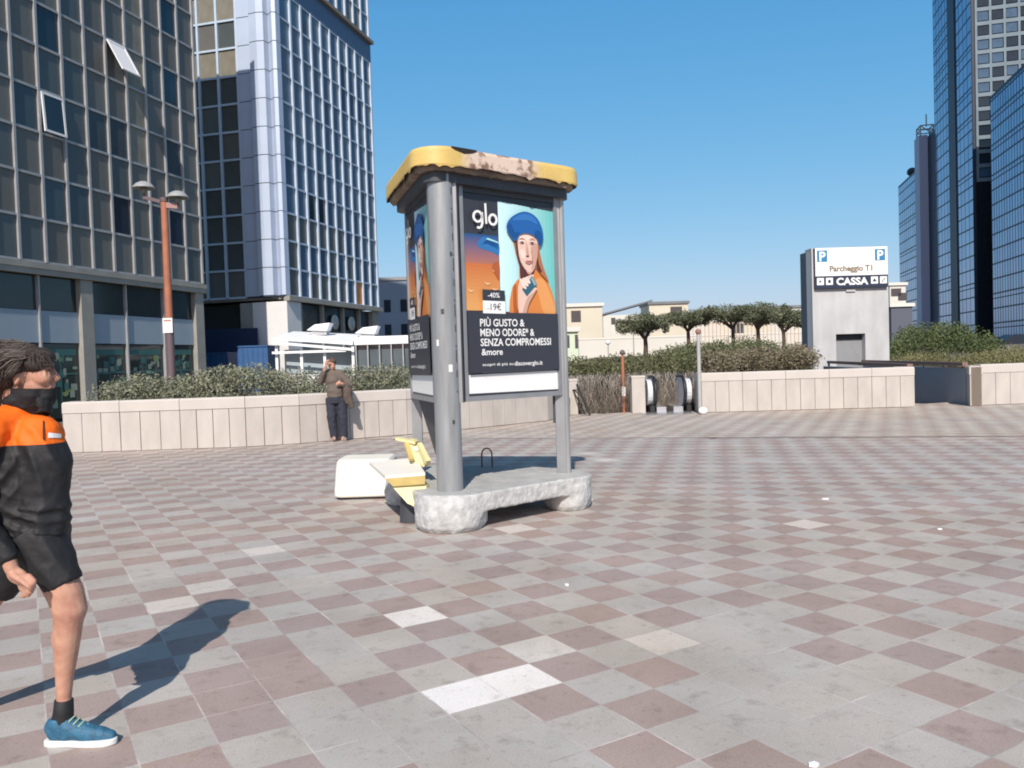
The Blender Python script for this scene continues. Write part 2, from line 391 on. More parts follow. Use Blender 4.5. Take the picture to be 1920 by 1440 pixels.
# ------------------------------------------------------------ low planter walls
M_STONE = mat('wall_stone', (.52, .475, .43), .85, noise=.20, scale=3.0, stretch=(1, 1, .35), bump=.25, bscale=60)
M_STONEC = mat('coping_stone', (.55, .505, .46), .8, noise=.10, scale=2.0, bump=.2, bscale=50)
M_GROUT = mat('wall_joint', (.34, .28, .23), .9)
def low_wall(name, pts, h, label, group, th=.32, panel=.37, endcap=True):
    """wall clad with upright slabs under a coping course; pts run along the front face"""
    root = empty(name, (pts[0][0], pts[0][1], 0)); O = Vector((pts[0][0], pts[0][1]))
    P2 = [Vector(p)-O for p in pts]
    nrm = []
    for i in range(len(P2)):
        d = (P2[min(i+1, len(P2)-1)]-P2[max(i-1, 0)]).normalized(); nrm.append(Vector((-d.y, d.x)))
    core = MB(); cop = MB(); clad = MB()
    for i in range(len(P2)-1):
        a, c = P2[i], P2[i+1]; na, nc = nrm[i], nrm[i+1]
        def pr(mb, o0, o1, z0, z1, m):
            q = [a+na*o0, c+nc*o0, c+nc*o1, a+na*o1]
            vs = [(p.x, p.y, z) for z in (z0, z1) for p in q]
            mb.add(vs, [(0, 3, 2, 1), (4, 5, 6, 7), (0, 1, 5, 4), (1, 2, 6, 5), (2, 3, 7, 6), (3, 0, 4, 7)], m)
        pr(core, .035, th-.02, 0, h-.03, M_GROUT)
        L = (c-a).length; k = max(1, round(L/panel))
        for q in range(k):
            g = .007/L
            t0, t1 = q/k+g, (q+1)/k-g
            pa, pc = a.lerp(c, t0), a.lerp(c, t1); n0 = na.lerp(nc, t0); n1 = na.lerp(nc, t1); off = rr.uniform(-.003, .003)
            hh = h-.235
            vs = [(p.x, p.y, z) for z in (.01, hh) for p in (pa+n0*off, pc+n1*off, pc+n1*.034, pa+n0*.034)]
            clad.add(vs, [(0, 3, 2, 1), (4, 5, 6, 7), (0, 1, 5, 4), (1, 2, 6, 5), (2, 3, 7, 6), (3, 0, 4, 7)], M_STONE)
        k2 = max(1, round(k/3))
        for q in range(k2):
            g = .005/L; t0, t1 = q/k2+g, (q+1)/k2-g
            pa, pc = a.lerp(c, t0), a.lerp(c, t1); n0 = na.lerp(nc, t0); n1 = na.lerp(nc, t1)
            vs = []
            for o0, o1, z in ((-.012, th, h-.225), (-.012, th, h-.03), (.02, th-.03, h)):
                vs += [(p.x, p.y, z) for p in (pa+n0*o0, pc+n1*o0, pc+n1*o1, pa+n0*o1)]
            f = [(0, 3, 2, 1), (8, 9, 10, 11)]
            for r in (0, 4):
                for s_ in range(4): f.append((r+s_, r+(s_+1) % 4, r+4+(s_+1) % 4, r+4+s_))
            cop.add(vs, f, M_STONEC)
    core.build('wall_core', root); clad.build('stone_cladding', root); cop.build('coping', root)
    tag(root, label, 'wall', group)
    return root
GW = 'low cream stone walls around the plaza'
wl = [(-9.15, 16.9), (-9.05, 16.38), (-7.9, 16.38), (-6.7, 16.4), (-5.4, 16.45), (-4.4, 16.8), (-3.5, 17.45), (-2.35, 18.1), (-1.3, 18.95), (-.2, 19.9), (.9, 20.9), (1.55, 22.2)]
low_wall('planter_wall', wl, 1.02, 'long curved cream stone wall behind the standing man, with a scrubby hedge on top', GW)
low_wall('planter_wall', [(5.05, 22.6), (5.12, 22.05), (6.2, 21.95), (8.5, 21.85), (10.72, 21.72), (10.8, 22.4)], 1.07, 'straight cream stone wall in front of the grey parking tower', GW)
low_wall('planter_wall', [(12.38, 22.25), (11.97, 21.32), (12.35, 21.4)], 1.05, 'short pale stone wall end right of the dark ramp opening', GW, panel=.5)
low_wall('planter_wall', [(12.36, 21.5), (14.0, 21.65), (17.5, 21.9)], 1.08, 'cream stone wall running out of the right edge of the picture', GW)
# stub pillars at the escalators
def pillar(px0, px1, Y, h, label):
    a, c = at(px0, 700, Y), at(px1, 700, Y); b = MB(); w2 = c.x-a.x
    b.box(0, w2, 0, .45, 0, h-.06, M_STONE); b.box(-.012, w2+.012, -.012, .462, h-.06, h, M_STONEC)
    o = b.build('stone_pillar', loc=(a.x, Y, 0), bevel=.012); tag(o, label, 'pillar', 'cream pillars by the escalators')
pillar(1184, 1209, 22.6, 1.04, 'pale stone pillar directly left of the escalator pair')
pillar(1062, 1082, 22.8, 1.0, 'pale stone pillar just right of the kiosk, beside the sloping black handrail')

# ------------------------------------------------------------ curtain-wall buildings
UNIT = {}
def unit_pane(m):
    if m.name not in UNIT:
        b = MB(); b.box(-.5, .5, -.5, .5, -.5, .5, m); UNIT[m.name] = b.mesh('window_pane')
    return UNIT[m.name]
def place_panes(root, panes, limit=100):
    """panes: (centre local, size local, material). The nearest in-frame ones become parts, the others one mesh"""
    Mx = Matrix.Translation(root.location) @ Matrix.Rotation(root.rotation_euler.z, 4, 'Z')
    def vis(p):
        u, v = proj(Mx @ Vector(p[0])); return -20 < u < 1940 and -20 < v < 1460
    seen = [p for p in panes if vis(p)]; seen.sort(key=lambda p: (Mx @ Vector(p[0])).length)
    ids = set(id(p) for p in seen[:limit]); rest = MB()
    for p in panes:
        c, s, m = p
        if id(p) in ids:
            o = link('window_pane', unit_pane(m), root, c); o.scale = s
        else: rest.box(c[0]-s[0]/2, c[0]+s[0]/2, c[1]-s[1]/2, c[1]+s[1]/2, c[2]-s[2]/2, c[2]+s[2]/2, m)
    if rest.f: rest.build('window_panes', root, fix=False)['kind'] = 'stuff'
def glassm(name, col, rough=.1, metal=0, spec=.5, noise=.3, scale=.8): return mat(name, col, rough, metal, spec, noise=noise, scale=scale, bump=.02, bscale=1.2)
GA = [glassm('grey pane', (.135, .138, .127), .42, noise=.12), glassm('warm grey pane', (.132, .127, .114), .42, noise=.12), glassm('slate pane', (.085, .098, .100), .25, noise=.2)]
G_DK = glassm('dark blue pane', (.022, .034, .050), .08); G_MID = glassm('blue grey pane', (.055, .07, .082), .14)
G_BEI = glassm('beige pane', (.24, .22, .17), .35, noise=.25, scale=2.5)  # reflection of the sunlit tower put into the colour of left-block panes
M_FRAME = mat('grey aluminium', (.44, .44, .44), .5, .3, noise=.15, scale=2)
M_FRAMEL = mat('pale blue aluminium', (.58, .68, .80), .45, .2, noise=.12, scale=1.5)
M_CONC = mat('facade concrete', (.33, .32, .29), .85, noise=.2, scale=1.2, bump=.2, bscale=20)
M_DARKWIN = glassm('shop glass', (.03, .045, .045), .08)
M_BLUEBAND = mat('blue grey panel', (.30, .365, .43), .5, noise=.06, scale=.8)
ORG_L = at(383, 600, 42); ORG_L.z = 0
Lb = empty('office_building', ORG_L, A_DIR)
SP, RZ, Z0 = 1.25, 1.70, 5.98
NC, NR = 16, 12; TOPZ = Z0+NR*RZ+.6
b = MB(); b.box(-NC*SP, -.02, .12, 14, Z0-.45, TOPZ, M_CONC); b.build('wall', Lb)
b = MB()
for i in range(NC+1): b.box(-i*SP-.055, -i*SP+.055, -.05, .118, Z0, TOPZ, M_FRAME)
for k in range(NR+1):
    for i in range(NC): b.box(-(i+1)*SP+.056, -i*SP-.056, -.02, .116, Z0+k*RZ-.05, Z0+k*RZ+.05, M_FRAME)
b.build('facade_frame', Lb)
b = MB(); b.box(-NC*SP, .06, -.16, .117, Z0-.50, Z0-.06, M_CONC); b.box(-NC*SP, .062, -.20, .119, Z0-.28, Z0-.055, M_CONC)
b.build('cornice', Lb)
MLb = Matrix.Translation(Lb.location) @ Matrix.Rotation(A_DIR, 4, 'Z')
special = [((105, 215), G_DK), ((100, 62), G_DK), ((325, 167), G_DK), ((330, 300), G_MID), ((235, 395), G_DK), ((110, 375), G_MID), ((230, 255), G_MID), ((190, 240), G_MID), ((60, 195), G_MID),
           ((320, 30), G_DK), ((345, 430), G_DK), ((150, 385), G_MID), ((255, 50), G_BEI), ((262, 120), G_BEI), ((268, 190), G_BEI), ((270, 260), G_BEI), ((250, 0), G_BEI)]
cand = []
for k in range(NR):
    for i in range(NC):
        c = Vector((-(i+.5)*SP, .06, Z0+(k+.5)*RZ)); cand.append([c, (SP-.12, .03, RZ-.11), GA[rr.choice([0, 0, 1, 1, 2])], proj(MLb @ c)])
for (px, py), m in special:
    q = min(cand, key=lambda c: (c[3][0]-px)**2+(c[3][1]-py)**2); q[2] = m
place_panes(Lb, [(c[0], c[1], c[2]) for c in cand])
M_WFR = mat('white window frame', (.75, .75, .76), .5)
def sash(px, py, tilt):
    q = min(cand, key=lambda c: (c[3][0]-px)**2+(c[3][1]-py)**2)[0]; b = MB()
    x0, x1, z0, z1 = -(SP-.14)/2, (SP-.14)/2, -(RZ-.13), 0
    for a, c, d, e in ((x0, x1, z1-.09, z1), (x0, x1, z0, z0+.09), (x0, x0+.09, z0+.091, z1-.091), (x1-.09, x1, z0+.091, z1-.091)): b.box(a, c, -.03, .03, d, e, M_WFR)
    b.box(x0+.091, x1-.091, -.01, .01, z0+.091, z1-.091, M_WFR if tilt > .3 else G_DK)
    o = b.build('open_sash', Lb, (q.x, -.06, q.z+RZ/2-.07)); o.rotation_euler = (-tilt, 0, 0)
sash(232, 118, .5); sash(105, 215, .07)
# lower storeys
for xx in (-.4, -8.0, -15.6):
    b = MB(); b.box(xx-.33, xx+.33, -.05, .6, -.35, Z0-.51, M_CONC); b.build('column', Lb)
b = MB()
for q in range(6):
    for x0, x1 in ((-15.2, -12.95), (-12.9, -10.4), (-10.32, -8.34), (-7.66, -5.6), (-5.52, -3.05), (-2.97, -.74)):
        pass
lows = [(-15.26, -12.95), (-12.87, -10.4), (-10.32, -8.35), (-7.65, -5.58), (-5.50, -3.05), (-2.97, -.75)]
pn = []
for x0, x1 in lows:
    bb = MB(); bb.box(x0, x1, .14, .3, 2.84, 4.1, M_BLUEBAND); bb.build('spandrel_panel', Lb)
    pn.append((Vector(((x0+x1)/2, .22, 4.8)), (x1-x0, .04, 1.36), M_DARKWIN)); pn.append((Vector(((x0+x1)/2, .22, 1.3)), (x1-x0, .04, 3.0), M_DARKWIN))
for x0, x1 in zip([l[1] for l in lows[:-1]], [l[0] for l in lows[1:]]):
    if x1-x0 < .2: bf = MB(); bf.box(x0+.001, x1-.001, .06, .34, -.2, 5.47, M_FRAME); bf.build('mullion', Lb)
b = MB(); b.box(-16, -.1, .36, 13, -.35, 5.46, mat('dark interior', (.02, .025, .025), .9)); b.build('interior', Lb)
for c, s, m in pn:
    o = link('shop_window', unit_pane(m), Lb, c); o.scale = s
# sheets and boards seen in the shop windows
cols_n = [mat('notice pale green', (.22, .30, .22), .7), mat('notice teal', (.04, .13, .125), .6), mat('notice yellow green', (.22, .26, .09), .7), mat('notice white', (.26, .30, .25), .7)]
for x0, x1 in lows:
    nb = MB()
    for z0, z1, x, wd in [(2.35, 2.6, (x0+x1)/2, (x1-x0)*.85), (1.55, 1.62, (x0+x1)/2, (x1-x0)*.9)]:
        nb.box(x-wd/2, x+wd/2, .188, .196, z0, z1, cols_n[1])
    nb.box((x0+x1)/2-.03, (x0+x1)/2+.03, .1865, .1878, .25, 2.59, cols_n[1])
    for k in range(26):
        x = rr.uniform(x0+.15, x1-.35); z = rr.uniform(.2, 2.3); d = .18+.0007*k
        nb.box(x, x+rr.uniform(.1, .36), d, d+.0005, z, z+rr.uniform(.1, .32), cols_n[rr.choice([0, 0, 1, 1, 2, 3])])
    nb.build('window_notice', Lb)
tag(Lb, 'dark grey office block with a grid of olive panes, leftmost building behind the street lamp', 'building', 'glass office buildings')

# middle tower
ORG_T = at(535, 500, 50); ORG_T.z = 0
Tb = empty('office_tower', ORG_T, A_DIR)
MT = Matrix.Translation(Tb.location) @ Matrix.Rotation(A_DIR, 4, 'Z')
LN, WR, HT = 13.9, 12.0, 42
NX = 10; SPX = 13.4/NX
b = MB()
b.box(.12, LN-.12, .12, WR, 5.75, HT, M_CONC); b.build('wall', Tb)
GT = [glassm('tower pane blue', (.095, .165, .25), .14), glassm('tower pane steel', (.12, .185, .26), .2), glassm('tower pane deep', (.075, .13, .205), .1), glassm('tower pane olive', (.10, .11, .105), .25)]
panes = []; fr = MB()
fr.box(0, .34, -.06, .118, 5.95, 24.66, M_FRAMEL)
for i in range(1, NX+1): fr.box(.35+i*SPX-.085, .35+i*SPX+.085, -.08, .117, 5.95, 24.66, M_FRAMEL)
for k in range(12):
    z = 5.95+k*1.7
    for i in range(NX): fr.box(.35+i*SPX+(.086 if i else 0), .35+(i+1)*SPX-.086, -.03, .115, z-.055, z+.055, M_FRAMEL)
    if k < 11:
        for i in range(NX):
            m = rr.choice([GT[3], GT[3], GT[2]]) if (k < 3 and i < 7) else rr.choice([GT[0], GT[0], GT[1], GT[2]])
            if k == 3 and i in (2, 3): m = G_DK
            if k == 0 and i == 7: m = mat('orange panel', (.62, .22, .05), .6)
            panes.append((Vector((.35+(i+.5)*SPX, .06, z+.85)), (SPX-.17, .03, 1.58), m))
# band, ledge and upper storeys on the long face
fr2 = MB(); fr2.box(0, LN, -.05, .116, 24.72, 26.1, mat('deep blue panel', (.10, .15, .25), .4, noise=.1, scale=1)); fr2.build('blank_band', Tb)
fr2 = MB(); fr2.box(-.1, LN+.1, -.30, .119, 26.1, 26.35, mat('ledge brown', (.22, .20, .17), .8)); fr2.box(-.12, LN+.1, -.28, .1195, 5.62, 5.93, M_CONC); fr2.build('ledge', Tb)
for i in range(NX+1): fr.box(.3+i*SPX-.085, .3+i*SPX+.085, -.08, .117, 26.36, HT, M_FRAMEL)
for k in range(9):
    z = 26.36+k*1.7
    for i in range(NX):
        fr.box(.3+i*SPX+.086, .3+(i+1)*SPX-.086, -.03, .115, z-.0, z+.11, M_FRAMEL)
        panes.append((Vector((.3+(i+.5)*SPX, .06, z+.9)), (SPX-.17, .03, 1.58), rr.choice([GT[2], GT[3], GT[0]])))
# short face turned to the camera
yc = [2.70+.0, 4.06, 5.42, 6.78, 8.14, 9.5, 10.86]
for y in yc: fr.box(-.10, .115, y-.07, y+.07, 5.95, HT, M_WFR if False else M_FRAMEL)
for k in range(21):
    z = 5.95+k*1.7
    for y0, y1 in zip(yc[:-1], yc[1:]):
        fr.box(-.06, .114, y0+.071, y1-.071, z-.06, z+.06, M_FRAMEL)
        if k < 20:
            m = rr.choice([GT[3], GA[0]]) if k % 2 == 0 else rr.choice([GA[2], GT[3], GA[1]])
            if k % 2 == 0 and k >= 8: m = G_BEI
            panes.append((Vector((.05, (y0+y1)/2, z+.85)), (.03, y1-y0-.15, 1.57), m))
fr.build('facade_frame', Tb)
place_panes(Tb, panes)
# pale corner panels: flat piece, chamfer and folded return, with dark joints
M_PANEL = mat('pale blue panel', (.52, .60, .74), .38, .15, noise=.08, scale=.7); M_PANEL2 = mat('shaded blue panel', (.40, .46, .57), .4, .15, noise=.08, scale=.7)  # darker copy puts the grazing-light shade of the folded return into its colour
cp = MB(); prof = [(-.14, 2.62), (-.14, 1.75), (-.42, 1.60), (-.50, 1.05), (-.42, .62), (.02, .55), (-.28, .12), (-.18, -.08), (.30, -.10), (.34, .3), (.34, 2.62)]
for k in range(21):
    z = 5.98+k*1.7
    for (a, c) in zip(prof[:-3], prof[1:-2]):
        m = M_PANEL2 if (a == prof[4]) else M_PANEL
        cp.add([(a[0], a[1], z), (c[0], c[1], z), (c[0], c[1], z+1.655), (a[0], a[1], z+1.655)], [(0, 1, 2, 3)], m)
cp.build('corner_panel', Tb, fix=False)
cj = MB(); prof2 = [(p[0]+.045*(1 if i < 8 else 0), p[1]+(.05 if i >= 6 else 0)) for i, p in enumerate(prof)]
cj.prism([(x, y) for x, y in prof2], 5.9, HT, mat('joint blue', (.05, .07, .12), .7)); cj.build('corner_core', Tb)
# ground storey of the tower
b = MB(); M_WHITEP = mat('white painted render', (.74, .73, .72), .8, noise=.08, scale=1)
b.box(-.1, 1.6, -.06, 2.3, -.35, 5.6, M_WHITEP); b.build('corner_pier', Tb)
b = MB(); b.box(-.05, .6, 2.31, 3.2, -.35, 5.6, M_CONC); b.box(12.6, 13.7, -.03, .8, -.35, 5.6, M_CONC); b.box(.5, 13, .9, 12, -.35, 5.58, mat('dark interior', (.02, .025, .025), .9)); b.build('recess', Tb)
b = MB()
for x in (1.95, 4.9, 7.95, 10.6): b.box(x-.12, x+.12, .1, .4, 2.5, 5.6, M_CONC)
b.box(1.61, 12.59, .2, .5, 2.5, 3.4, M_CONC); b.build('mullion', Tb)
for x0, x1 in ((2.08, 4.77), (5.03, 7.82), (8.08, 10.47), (10.73, 12.58)):
    o = link('shop_window', unit_pane(M_DARKWIN), Tb, ((x0+x1)/2, .34, 4.5)); o.scale = (x1-x0, .04, 2.16)
b = MB(); M_FAN = mat('fan white', (.55, .56, .56), .6)
for x in (6.6, 9.2):
    b2 = MB(); b2.lathe([(0, 0), (.1, -.02), (.5, -.03), (.52, .05), (0, .05)], M_FAN, seg=20)
    for k in range(8):
        a = k*pi/4; b2.bar((.1*cos(a), .1*sin(a), -.045), (.46*cos(a), .46*sin(a), -.045), .03, .02, M_FRAME)
    o = b2.build('wall_fan', Tb, (x, .12, 4.55)); o.rotation_euler = (-pi/2, 0, 0)
    o.scale = (1, 1, 1)
tag(Tb, 'tall pale blue office tower with a folded corner, in the middle left behind the café', 'building', 'glass office buildings')

# café in front of the tower
M_CAFE = mat('café white', (.80, .82, .84), .5); M_TEALG = glassm('café glass', (.10, .14, .16), .08)
cf = empty('cafe_pavilion', (at(517, 690, 43).x, 43, 0))
b = MB(); Wc = at(662, 690, 43).x-cf.location.x
b.add([(-.1, -.1, 3.02), (Wc+.05, -.1, 2.62), (Wc+.05, 4.2, 3.15), (-.1, 4.2, 3.5), (-.1, -.1, 3.14), (Wc+.05, -.1, 2.78), (Wc+.05, 4.2, 3.3), (-.1, 4.2, 3.62)],
      [(0, 3, 2, 1), (4, 5, 6, 7), (0, 1, 5, 4), (1, 2, 6, 5), (2, 3, 7, 6), (3, 0, 4, 7)], M_CAFE)
for q in range(4):
    y = .8+q*.95
    b.bar((-.1, y, 3.2+q*.09), (Wc, y, 2.86+q*.09), .2, .05, mat('awning slat blue', (.30, .42, .50), .6))
b.bar((-.1, -.25, 2.88), (Wc+.1, -.25, 2.38), .06, .14, M_CAFE); b.bar((-.1, -.2, 2.34), (Wc-.3, -.2, 2.34), .06, .13, M_CAFE)
b.build('awning', cf)
b = MB(); x2 = at(800, 690, 43).x-cf.location.x
b.box(Wc+.1, x2, 0, 5, 2.62, 2.92, M_CAFE); b.box(Wc+.1, x2, .15, 5, 2.925, 3.05, M_CAFE); b.build('flat_roof', cf)
b = MB()
for x in (0, Wc*.32, Wc*.62, Wc-.05): b.box(x, x+.14, 0, .14, 0, 2.9 if x < 1 else 2.55, M_CAFE)
b.build('post', cf)
b = MB(); b.box(.15, Wc-.3, .5, .6, 0, 1.15, M_CAFE); b.box(.15, Wc-.3, 1.2, 1.3, 0, 2.5, mat('café wall', (.35, .42, .46), .7))
b.build('counter_wall', cf)
b = MB(); x = Wc+.15; n = 0
while x < x2-.6:
    b.box(x, x+.06, .02, .12, 0, 2.6, M_FRAME); x += .62
b.box(Wc+.1, x2, .03, .11, 0, .5, mat('grey board', (.16, .17, .17), .7)); b.build('glazing_bar', cf)
b = MB(); b.box(Wc+.1, x2, .3, .34, .5, 2.6, M_TEALG); b.build('glass_wall', cf)
tag(cf, 'white café pavilion with a sloping blue awning at the foot of the pale tower', 'café')
for px, lab in ((600, 'left of two white tilted skylight hoods on the café roof'), (690, 'right of two white tilted skylight hoods on the café roof')):
    p = at(px, 618, 45.2); b = MB()
    b.add([(-.75, 0, .12), (.35, 0, .05), (.55, 0, .5), (-.3, 0, .42), (-.75, 1, .12), (.35, 1, .05), (.55, 1, .5), (-.3, 1, .42)],
          [(0, 1, 2, 3), (7, 6, 5, 4), (0, 4, 5, 1), (1, 5, 6, 2), (2, 6, 7, 3), (3, 7, 4, 0)], M_CAFE)
    b.box(-.5, .3, .1, .9, -.15, .049, M_FRAME)
    o = b.build('roof_hood', loc=(p.x, p.y, 3.45 if px < 650 else 3.2), bevel=.02); tag(o, lab, 'skylight', 'skylight hoods on the café roof')

# blue site containers under the tower
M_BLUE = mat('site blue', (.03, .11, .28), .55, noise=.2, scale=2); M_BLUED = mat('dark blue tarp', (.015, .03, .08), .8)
def container(px0, px1, Y, h, label):
    a, c = at(px0, 700, Y), at(px1, 700, Y); W_ = c.x-a.x; b = MB(); b.box(0, W_, 0, 2.4, -.3, h, M_BLUE)
    k = int(W_/.25)
    for i in range(k+1): b.box(i*W_/(k+.001)-.03 if i else .0, i*W_/(k+.001)+.03, -.04, -.001, -.2, h-.08, M_BLUE)
    b.box(-.02, W_+.02, -.05, 2.41, h, h+.08, M_BLUE); tag(b.build('site_container', loc=(a.x, Y, 0)), label, 'container', 'blue site containers')
container(447, 503, 45.5, 2.75, 'blue corrugated site container against the white corner pier')
container(388, 428, 46.5, 2.45, 'shaded blue site container beside the dark grey office block')
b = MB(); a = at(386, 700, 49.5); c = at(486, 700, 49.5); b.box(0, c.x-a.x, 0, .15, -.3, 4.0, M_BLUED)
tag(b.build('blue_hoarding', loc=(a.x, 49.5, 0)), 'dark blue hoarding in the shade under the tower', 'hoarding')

# far block between tower and kiosk
fb = empty('distant_building', at(706, 690, 100)); fb.location.z = 0
MF = mat('blue grey render', (.22, .27, .34), .85, noise=.1, scale=.3)
b = MB(); b.box(0, 9, 0, 10, -.3, 11.7, MF); b.box(-.1, 9.1, -.15, 10, 11.7, 12.1, mat('roof grey', (.28, .28, .29), .8)); b.build('wall', fb)
for x in (1.6, 3.6, 5.6, 7.4):
    for z in (2.2, 5.6, 8.6):
        o = link('window', unit_pane(G_DK), fb, (x, -.02, z)); o.scale = (.8, .08, 1.5)
tag(fb, 'shaded blue grey building seen between the pale tower and the kiosk', 'building')

# right-hand mirror towers
ORG_R = at(1828, 500, 200); ORG_R.z = 0
MIR = [glassm('mirror glass', (.19, .33, .48), .05, .75, noise=.12, scale=.05), glassm('mirror glass deep', (.16, .27, .44), .06, .75, noise=.12, scale=.05), glassm('mirror glass mauve', (.24, .32, .50), .08, .7, noise=.12, scale=.05)]
M_NAVY = mat('navy cladding', (.014, .026, .050), .5); M_LILAC = mat('lilac cladding', (.36, .38, .50), .5, noise=.06, scale=.2)
M_BLKG = glassm('black glass', (.02, .022, .03), .1); M_GRIDW = mat('weathered blue grey grid', (.17, .23, .27), .6, noise=.25, scale=.3)
def glass_face(root, x0, x1, h, fh, cw, y, seed, minor=0, z0=-.3, sgn=-1):
    """long side in local x at local y, floors fh, pane width cw; glass faces +y"""
    rg = random.Random(seed); panes = []; bars = MB(); n = max(1, round((x1-x0)/cw)); cw = (x1-x0)/n
    z = z0; k = 0
    while z < h-.5:
        z1 = min(h, z+fh)
        for i in range(n):
            panes.append((Vector((x0+(i+.5)*cw, y+.05, (z+z1)/2)), (cw-.10, .08, z1-z-.34), rg.choice(MIR)))
        bars.box(x0, x1, y+.0, y+.14, z1-.17, z1+.17, M_NAVY)
        if rg.random() < .25: bars.box(x0, x1, y+.0, y+.13, z1-1.25, z1-1.0, M_NAVY)
        z = z1; k += 1
    for i in range(n+1): bars.box(x0+i*cw-.05, x0+i*cw+.05, y, y+.12, z0, h, M_NAVY)
    return panes, bars
Rt = empty('mirror_tower', ORG_R, A_DIR)
HR = 104
b = MB(); b.box(0.05, 36, -24, -.01, -.3, HR, M_NAVY); b.build('wall', Rt)
ps = []; bars = MB()
for (x0, x1, sd_) in ((.3, 14.0, 1), (20.5, 36, 2)):
    p_, b_ = glass_face(Rt, x0, x1, HR, 3.4, 3.4, 0, sd_); ps += p_; bars.add(b_.v, b_.f, M_NAVY)
bars.build('facade_frame', Rt)
b = MB(); b.box(14.0, 20.5, .0, .35, -.3, HR, M_NAVY); b.build('service_shaft', Rt)
# front face: white grid above, black glass below
gr = MB(); zz = 41.6; ncl = 7; cw = 3.1
fh = 4.25/ (1.0)
row = 0; z = zz
while z < HR-2:
    fhh = 3.4
    for i in range(ncl): ps.append((Vector((-.10, -.9-(i+.5)*cw, z+fhh/2+.2)), (.06, cw-.8, fhh-1.1), rr.choice([G_DK, G_DK, GT[2]])))
    gr.box(-.35, .03, -.9-ncl*cw, -.7, z-.45, z+.45, M_GRIDW); z += fhh; row += 1
for i in range(ncl+1): gr.box(-.34, .02, -.9-i*cw-.26, -.9-i*cw+.26, zz, HR, M_GRIDW)
gr.build('window_grid', Rt)
b = MB(); b.box(-.12, .04, -.9-ncl*cw, -.5, -.3, 41.1, M_BLKG); b.build('dark_glazing', Rt)
place_panes(Rt, ps)
tag(Rt, 'tallest mirror glass tower with a white window grid on its front, at the right', 'building', 'mirror glass towers at the right')
# low wing nearest, right edge
ORG_A = at(1862, 500, 190); ORG_A.z = 0
Ra = empty('mirror_block', ORG_A, A_DIR)
Ha = 58.2
b = MB(); b.box(-60, 0, -20, -.01, -.3, Ha, M_NAVY); b.build('wall', Ra)
p_, b_ = glass_face(Ra, -60, 0, Ha, 3.4, 1.7, 0, 5); b_.box(-60, 0, -.3, .16, Ha, Ha+.5, M_NAVY); b_.build('facade_frame', Ra)
for q in p_: q[0].y = .04
place_panes(Ra, p_)
tag(Ra, 'lower mirror glass block cut off by the right edge of the picture', 'building', 'mirror glass towers at the right')
# pillar and far wing
Rp = empty('stair_tower', ORG_R, A_DIR)
b = MB(); b.box(36.1, 50, -8, .1, -.3, 63.5, M_NAVY); b.build('dark_core', Rp)
b = MB(); b.box(44.0, 50, .15, 2.5, -.3, 64.0, M_LILAC); b.build('pale_shaft', Rp)
b = MB()
for x, y in ((44.3, -1.5), (49, -1.5), (44.3, 2), (49, 2)): b.bar((x, y, 64), (x, y, 67.0), .35, .35, M_FRAME)
for z in (65.6, 66.9):
    for a, c in (((44.3, -1.5), (49, -1.5)), ((49, -1.5), (49, 2)), ((49, 2), (44.3, 2)), ((44.3, 2), (44.3, -1.5))): b.bar((*a, z), (*c, z), .3, .3, M_FRAME)
b.bar((44.3, -1.5, 64), (44.3, 2, 66.9), .25, .25, M_FRAME); b.bar((46, 0, 66.9), (46, 0, 70.5), .3, .3, M_FRAME); b.build('roof_lattice', Rp)
tag(Rp, 'narrow lilac stair shaft with a lattice on top, left of the tallest mirror tower', 'building', 'mirror glass towers at the right')
Rc = empty('mirror_block', ORG_R, A_DIR)
b = MB(); b.box(50.2, 86, -14, -.01, -.3, 56.5, M_NAVY); b.build('wall', Rc)
p_, b_ = glass_face(Rc, 51, 86, 56.5, 3.4, 3.0, 0, 9); b_.box(50.2, 86, -.3, .16, 56.5, 57, M_NAVY); b_.build('facade_frame', Rc)
place_panes(Rc, p_)
b = MB(); b.tube([(80, -3, 57), (80, -3, 59.5)], .3, M_NAVY); b.ell((80, -3, 60.5), (2.2, 1.6, 1.4), M_NAVY); b.build('roof_unit', Rc)
tag(Rc, 'far mirror glass wing behind the parking tower, leftmost of the mirror glass group', 'building', 'mirror glass towers at the right')

